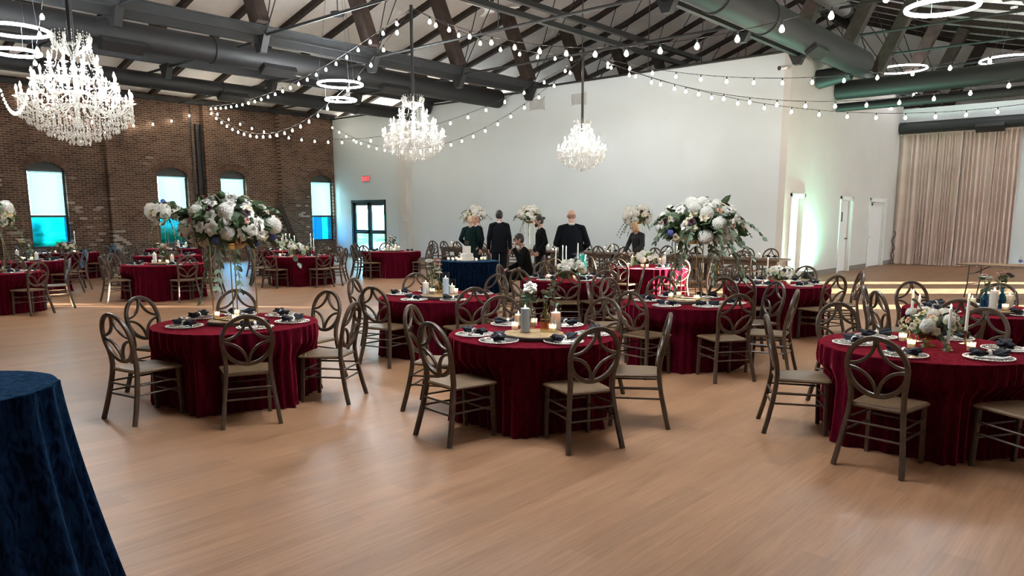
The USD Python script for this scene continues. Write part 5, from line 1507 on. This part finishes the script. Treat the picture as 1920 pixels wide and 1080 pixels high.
def person(label, loc, facing, H, outfit, hair, skin="skin_light", arms=None, build=1.0, seated=False, lean=0.0, head_turn=0.0, head_nod=0.0, beard=None, glasses=False, bun=False, bald=False, long_hair=False, skirt=False, legs_apart=0.09, belly=1.0):
    """facing: the direction the chest points, in degrees. arms: per side (elbow, wrist, hand direction, palm normal) in body coordinates for a 1.78 m figure."""
    k = H / 1.78
    t = thing("person", label, "person", loc, math.radians(facing - 90), scale=(k, k, k))
    b = build
    hipz = 0.93 if not seated else 0.50
    L = lambda p: np.array([p[0], p[1] + lean * max(0, p[2] - hipz), p[2]])
    dz = hipz - 0.93
    sh = [L((s * 0.158 * b, -0.01, 1.415 + dz)) for s in (-1, 1)]
    neck, head = L((0, 0.0, 1.50 + dz)), L((0, 0.035, 1.655 + dz))
    hips = [np.array([s * 0.09 * b, -0.01, hipz]) for s in (-1, 1)]
    if seated:
        knees = [np.array([s * 0.11, 0.42, 0.50]) for s in (-1, 1)]; ankles = [np.array([s * 0.12, 0.40, 0.085]) for s in (-1, 1)]
    else:
        knees = [np.array([s * legs_apart, 0.02, 0.49]) for s in (-1, 1)]; ankles = [np.array([s * (legs_apart + 0.01), -0.02, 0.085]) for s in (-1, 1)]
    if arms is None:
        arms = [((s * 0.212 * b, -0.04, 1.14), (s * 0.225 * b, 0.03, 0.89), (0, 0.15, -1), (-s, 0, 0)) for s in (-1, 1)]
    arms = [(L(np.array(e) + [0, 0, dz]), L(np.array(w) + [0, 0, dz]), d, n) for e, w, d, n in arms]
    # body: one continuous surface
    B = [hull_of(blob(head, (0.074, 0.092, 0.105)), blob(head + [0, 0.022, -0.07], (0.050, 0.060, 0.052))), bone(neck - [0, 0, 0.05], 0.058, head - [0, 0.02, 0.06], 0.053)]
    B += [bone(head + [0, 0.088, -0.002], 0.010, head + [0, 0.112, -0.028], 0.016, 10)]
    B += [blob(head + [s * 0.076, -0.005, -0.012], (0.012, 0.022, 0.033), 10) for s in (-1, 1)]
    B += [blob(head + [0, 0.083, -0.066], (0.026, 0.014, 0.010), 10), blob(head + [0, 0.075, -0.098], (0.026, 0.022, 0.018), 10)]
    B.append(hull_of(blob(L((0, 0, 1.36 + dz)), (0.15 * b, 0.09, 0.10)), blob(L((0, 0, 1.10 + dz)), (0.125 * b, 0.085, 0.08)), blob((0, 0, hipz + 0.02), (0.14 * b, 0.095, 0.08))))
    for i, s in enumerate((-1, 1)):
        e, w, d, n = arms[i]
        B += [bone(L((0, 0, 1.42 + dz)), 0.05, sh[i], 0.048), bone(sh[i], 0.048, e, 0.040), bone(e, 0.038, w, 0.026)]
        B += [bone(hips[i], 0.080, knees[i], 0.055), bone(knees[i], 0.052, ankles[i], 0.036), bone(ankles[i], 0.034, ankles[i] + [0, 0.13, -0.05], 0.028)]
    body = union(B)
    v, f = soft(body, 0.03, 8)
    hv, hf = join(*[arr(union(hand(w, d, n, side=-s))) for (e, w, d, n), s in zip(arms, (-1, 1))])

    def turn_head(V):
        V = np.array(V, float)
        wgt = np.clip((V[:, 2] - (neck[2] + 0.0)) / 0.05, 0, 1)
        Q = V - neck
        a, c = head_turn * wgt, head_nod * wgt
        x = Q[:, 0] * np.cos(a) - Q[:, 1] * np.sin(a); y = Q[:, 0] * np.sin(a) + Q[:, 1] * np.cos(a)
        ft = np.array([-math.sin(head_turn), math.cos(head_turn)])
        fw = x * ft[0] + y * ft[1]
        fw2, z2 = fw * np.cos(c) + Q[:, 2] * np.sin(c), Q[:, 2] * np.cos(c) - fw * np.sin(c)
        return np.stack([x + (fw2 - fw) * ft[0], y + (fw2 - fw) * ft[1], z2], 1) + neck
    hh = v[:, 2] > neck[2] - 0.04
    near_hand = np.min([np.linalg.norm(v - w, axis=1) for _, w, _, _ in arms], axis=0) < 0.01
    body_mesh = join((np.where(hh[:, None], turn_head(v), v), f), (hv, hf))
    obj("body", body_mesh, skin, t, smooth=50)
    face = lambda m: (turn_head(m[0]), m[1])
    for s in (-1, 1):
        obj("eye", face(ball(head + [s * 0.031, 0.083, 0.004], 0.011, 1)), "hair_dark", t)
        obj("eyebrow", face(tube([head + [s * 0.016, 0.092, 0.024], head + [s * 0.046, 0.080, 0.026]], 0.005, 5)), hair, t)
    # hair
    if bald:
        cap = hull_of(blob(head + [0, -0.030, -0.012], (0.0765, 0.066, 0.050)), blob(head + [0, -0.040, -0.045], (0.058, 0.048, 0.030)))
        obj("hair", face(soft(cap, 0.02, 4)), hair, t, smooth=True)
    else:
        cap = hull_of(blob(head + [0, -0.012, 0.022], (0.083, 0.096, 0.098)), blob(head + [0, -0.04, -0.03], (0.078, 0.065, 0.06)))
        if long_hair:
            cap = cap + hull_of(blob(head + [0, -0.02, 0.0], (0.092, 0.09, 0.09)), blob(head + [0, -0.035, -0.11], (0.095, 0.07, 0.07)))
        if bun:
            cap = cap + blob(head + [0, -0.115, 0.05], (0.036, 0.04, 0.036))
        cap = cap - hull_of(blob(head + [0, 0.10, -0.02], (0.060, 0.05, 0.058)), blob(head + [0, 0.13, -0.16], (0.08, 0.06, 0.06)), blob(head + [0, 0.14, 0.0], (0.055, 0.05, 0.05)))
        hvv, hff = soft(cap, 0.018, 4)
        hvv = hvv + 0.006 * (meshkit.noise(hvv * 60)[:, None] - 0.5) * np.sign(hvv - head)
        obj("hair", face((hvv, hff)), hair, t, smooth=True)
    if beard:
        bd = hull_of(blob(head + [0, 0.062, -0.085], (0.055, 0.045, 0.036)), blob(head + [0, 0.075, -0.125], (0.03, 0.026, 0.026)))
        obj("beard", face(soft(bd, 0.02, 4)), beard, t, smooth=True)
    if glasses:
        g = [tube(np.stack([head[0] + s * 0.033 + 0.026 * np.cos(q), np.full_like(q, head[1] + 0.1), head[2] + 0.004 + 0.019 * np.sin(q)], 1), 0.003, 5, closed=True) for s in (-1, 1) for q in [np.linspace(0, 2 * np.pi, 16, endpoint=False)]]
        g += [rod(head + [s * 0.058, 0.098, 0.006], head + [s * 0.08, 0.0, 0.0], 0.003, 5) for s in (-1, 1)]
        obj("glasses", face(join(*g)), "black_plastic", t)
    # clothes
    top_m, leg_m = outfit
    chest, waist, seat = L((0, 0.0, 1.33 + dz)), L((0, 0, 1.10 + dz)), np.array([0, 0, hipz - 0.02])
    J = [hull_of(blob(chest, (0.172 * b, 0.118, 0.12)), blob(L((0, -0.01, 1.43 + dz)), (0.10 * b, 0.08, 0.05)), blob(waist, (0.158 * b * belly, 0.118 * belly, 0.09)))]
    hem = hipz - (0.16 if not seated else 0.0)
    J.append(hull_of(blob(waist, (0.158 * b * belly, 0.118 * belly, 0.09)), blob((0, 0, hem + 0.05), (0.172 * b * belly ** 0.8, 0.125 * belly, 0.05))))
    for i, s in enumerate((-1, 1)):
        e, w, d, n = arms[i]
        J += [bone(L((s * 0.06 * b, -0.01, 1.455 + dz)), 0.052, sh[i], 0.062), bone(sh[i], 0.064, e, 0.055), bone(e, 0.055, e + (w - e) * 0.93, 0.042)]
    jv, jf = soft(union(J), 0.026, 8)
    obj("jacket" if not skirt else "dress_top", (jv, jf), top_m, t, smooth=True)
    if skirt:
        sk = hull_of(blob((0, 0, hipz + 0.05), (0.165, 0.12, 0.06)), blob((0, 0, 0.35), (0.20, 0.16, 0.03)))
        obj("skirt", soft(sk, 0.03, 4), leg_m, t, smooth=True)
    else:
        T = [hull_of(blob((0, 0, hipz + 0.06), (0.15 * b, 0.105, 0.06)), blob((0, 0, hipz - 0.04), (0.165 * b, 0.115, 0.06)))]
        for i in range(2):
            T += [bone(hips[i], 0.098, knees[i], 0.074), bone(knees[i], 0.074, ankles[i] + [0, 0, -0.02], 0.058)]
        obj("trousers", soft(union(T), 0.028, 6), leg_m, t, smooth=True)
        obj("shirt_collar", tube(np.stack([0.068 * np.cos(q), 0.010 + 0.066 * np.sin(q), np.full_like(q, 0.0)], 1) + neck - [0, 0, 0.008], 0.014, 6, closed=True) if False else soft(m3.Manifold.cylinder(0.032, 0.067, 0.060, 20).translate((float(neck[0]), float(neck[1]) - 0.006, float(neck[2]) - 0.020)), 0.03, 2), "shirt_white", t, smooth=True)
        for i in range(2):
            e, w, d, n = arms[i]
            u_ = (w - e) / np.linalg.norm(w - e)
            obj("shirt_cuff", arr(bone(w - u_ * 0.03, 0.034, w - u_ * 0.008, 0.033)), "shirt_white", t)
    for i, s in enumerate((-1, 1)):
        obj("shoe", soft(hull_of(blob(ankles[i] + [0, -0.03, -0.045], (0.042, 0.045, 0.04)), blob(ankles[i] + [s * 0.01, 0.16, -0.06], (0.042, 0.05, 0.025))), 0.03, 3), "shoe_black", t, smooth=True)
    return t


def facing_away(p):
    return math.degrees(math.atan2(p[1], p[0]))


LEFT = math.degrees(math.atan2(-_r[1], -_r[0]))           # towards the photograph's left
p = at_depth(936, 393, 17.6)
person("man in dark navy suit standing with his back turned, behind the cake table", (p[0], p[1], 0), facing_away(p), 1.835, ("suit_navy", "suit_navy"), "hair_dark", build=1.10, belly=1.06)
p = at_depth(1072, 391, 13.8)
big = person("tall balding man in dark suit seen from behind, with teal light at his hip", (p[0], p[1], 0), facing_away(p) + 4, 1.83, ("suit_navy", "suit_navy"), "hair_strawberry", build=1.22, belly=1.16, bald=True, head_nod=0.15,
             arms=[((-0.275, 0.0, 1.15), (-0.15, 0.22, 1.08), (0.6, 0.7, 0.1), (0.6, -0.5, 0.3)), ((0.295, -0.03, 1.14), (0.20, 0.20, 1.02), (-0.5, 0.8, 0.0), (-0.6, -0.5, 0.3))])
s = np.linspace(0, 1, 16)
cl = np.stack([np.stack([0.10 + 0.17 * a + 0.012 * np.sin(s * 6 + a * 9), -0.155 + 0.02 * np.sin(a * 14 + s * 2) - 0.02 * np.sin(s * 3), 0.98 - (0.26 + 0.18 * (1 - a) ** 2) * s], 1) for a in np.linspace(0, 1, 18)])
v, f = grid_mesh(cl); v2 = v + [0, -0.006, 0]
ct = thing("teal_light_patch", "teal sheet standing in for teal light at the right hip of the tall balding man", "cloth", (p[0], p[1], 0), math.radians(facing_away(p) + 4 - 90))  # added sheet that stands in for a patch of teal light
obj("fabric", join((v, f), (v2, f[:, ::-1])), "teal_light_color", ct, smooth=True)
p = at_depth(882, 403, 18.2)
person("short-haired blonde woman in a dark green dress, back turned, behind the cake", (p[0], p[1], 0), facing_away(p) - 6, 1.71, ("dress_green", "dress_green"), "hair_ash_blonde", build=0.98, skirt=True,
       arms=[((-0.25, -0.03, 1.17), (-0.16, 0.18, 1.05), (0.5, 0.7, 0.2), (0.5, -0.5, 0.3)), ((0.25, -0.05, 1.17), (0.20, 0.12, 0.98), (-0.3, 0.7, -0.2), (-0.6, -0.5, 0.3))])
p = at_depth(893, 403, 19.1)
person("man in dark suit facing the woman in green, mostly hidden behind her", (p[0], p[1], 0), LEFT + 35, 1.72, ("suit_navy", "suit_navy"), "hair_strawberry", build=1.1)
p = at_depth(1014, 403.5, 16.4)
person("bearded young man with a hair bun and dark suit standing in profile", (p[0], p[1], 0), LEFT + 12, 1.705, ("suit_black", "suit_black"), "hair_dark", skin="skin_tan", build=0.98, bun=True, beard="hair_dark", head_nod=0.06, legs_apart=0.10,
       arms=[((-0.235, -0.06, 1.17), (-0.215, 0.10, 0.95), (0.2, 0.6, -0.6), (1, 0, 0)), ((0.235, -0.06, 1.17), (0.215, 0.10, 0.95), (-0.2, 0.6, -0.6), (-1, 0, 0))])
p = at_depth(990, 470, 14.9)
person("seated man in dark suit and glasses with a hand at his mouth", (p[0], p[1], 0), LEFT + 8, 1.80, ("suit_black", "suit_black"), "hair_dark", skin="skin_tan", build=1.15, seated=True, lean=0.18, glasses=True, head_nod=0.12,
       arms=[((-0.26, 0.12, 1.17), (-0.10, 0.20, 1.47), (0.45, -0.2, 0.8), (0.3, -0.9, 0.1)), ((0.25, 0.10, 1.15), (0.10, 0.36, 1.06), (-0.7, 0.5, 0.0), (-0.2, -0.3, -0.9))])
place("chair", "banquet_chair", build_chair, "bronze round-back chair under the seated man in glasses", "chair", (p[0] - 0.06 * math.cos(math.radians(LEFT + 8)), p[1] - 0.06 * math.sin(math.radians(LEFT + 8)), 0), math.radians(LEFT + 8 - 90), "round-back chairs at the guest tables")
p = at_depth(1199, 421, 16.3)
person("blonde woman in a black top leaning over the head table side", (p[0], p[1], 0), LEFT + 40, 1.60, ("top_black", "top_black"), "hair_blonde", build=0.98, long_hair=True, lean=0.16, head_nod=0.35,
       arms=[((-0.23, 0.10, 1.17), (-0.14, 0.34, 1.02), (0.2, 0.9, -0.3), (0, -0.3, -0.9)), ((0.23, 0.10, 1.17), (0.12, 0.36, 1.0), (-0.2, 0.9, -0.3), (0, -0.3, -0.9))])

# labels must single things out
seen = {}
for q in stage.GetPrimAtPath("/World").GetChildren():
    lab = q.GetCustomDataByKey("label")
    if lab:
        assert len(lab.split()) <= 16, lab
        assert lab not in seen, (lab, q.GetPath(), seen[lab])
        seen[lab] = q.GetPath()
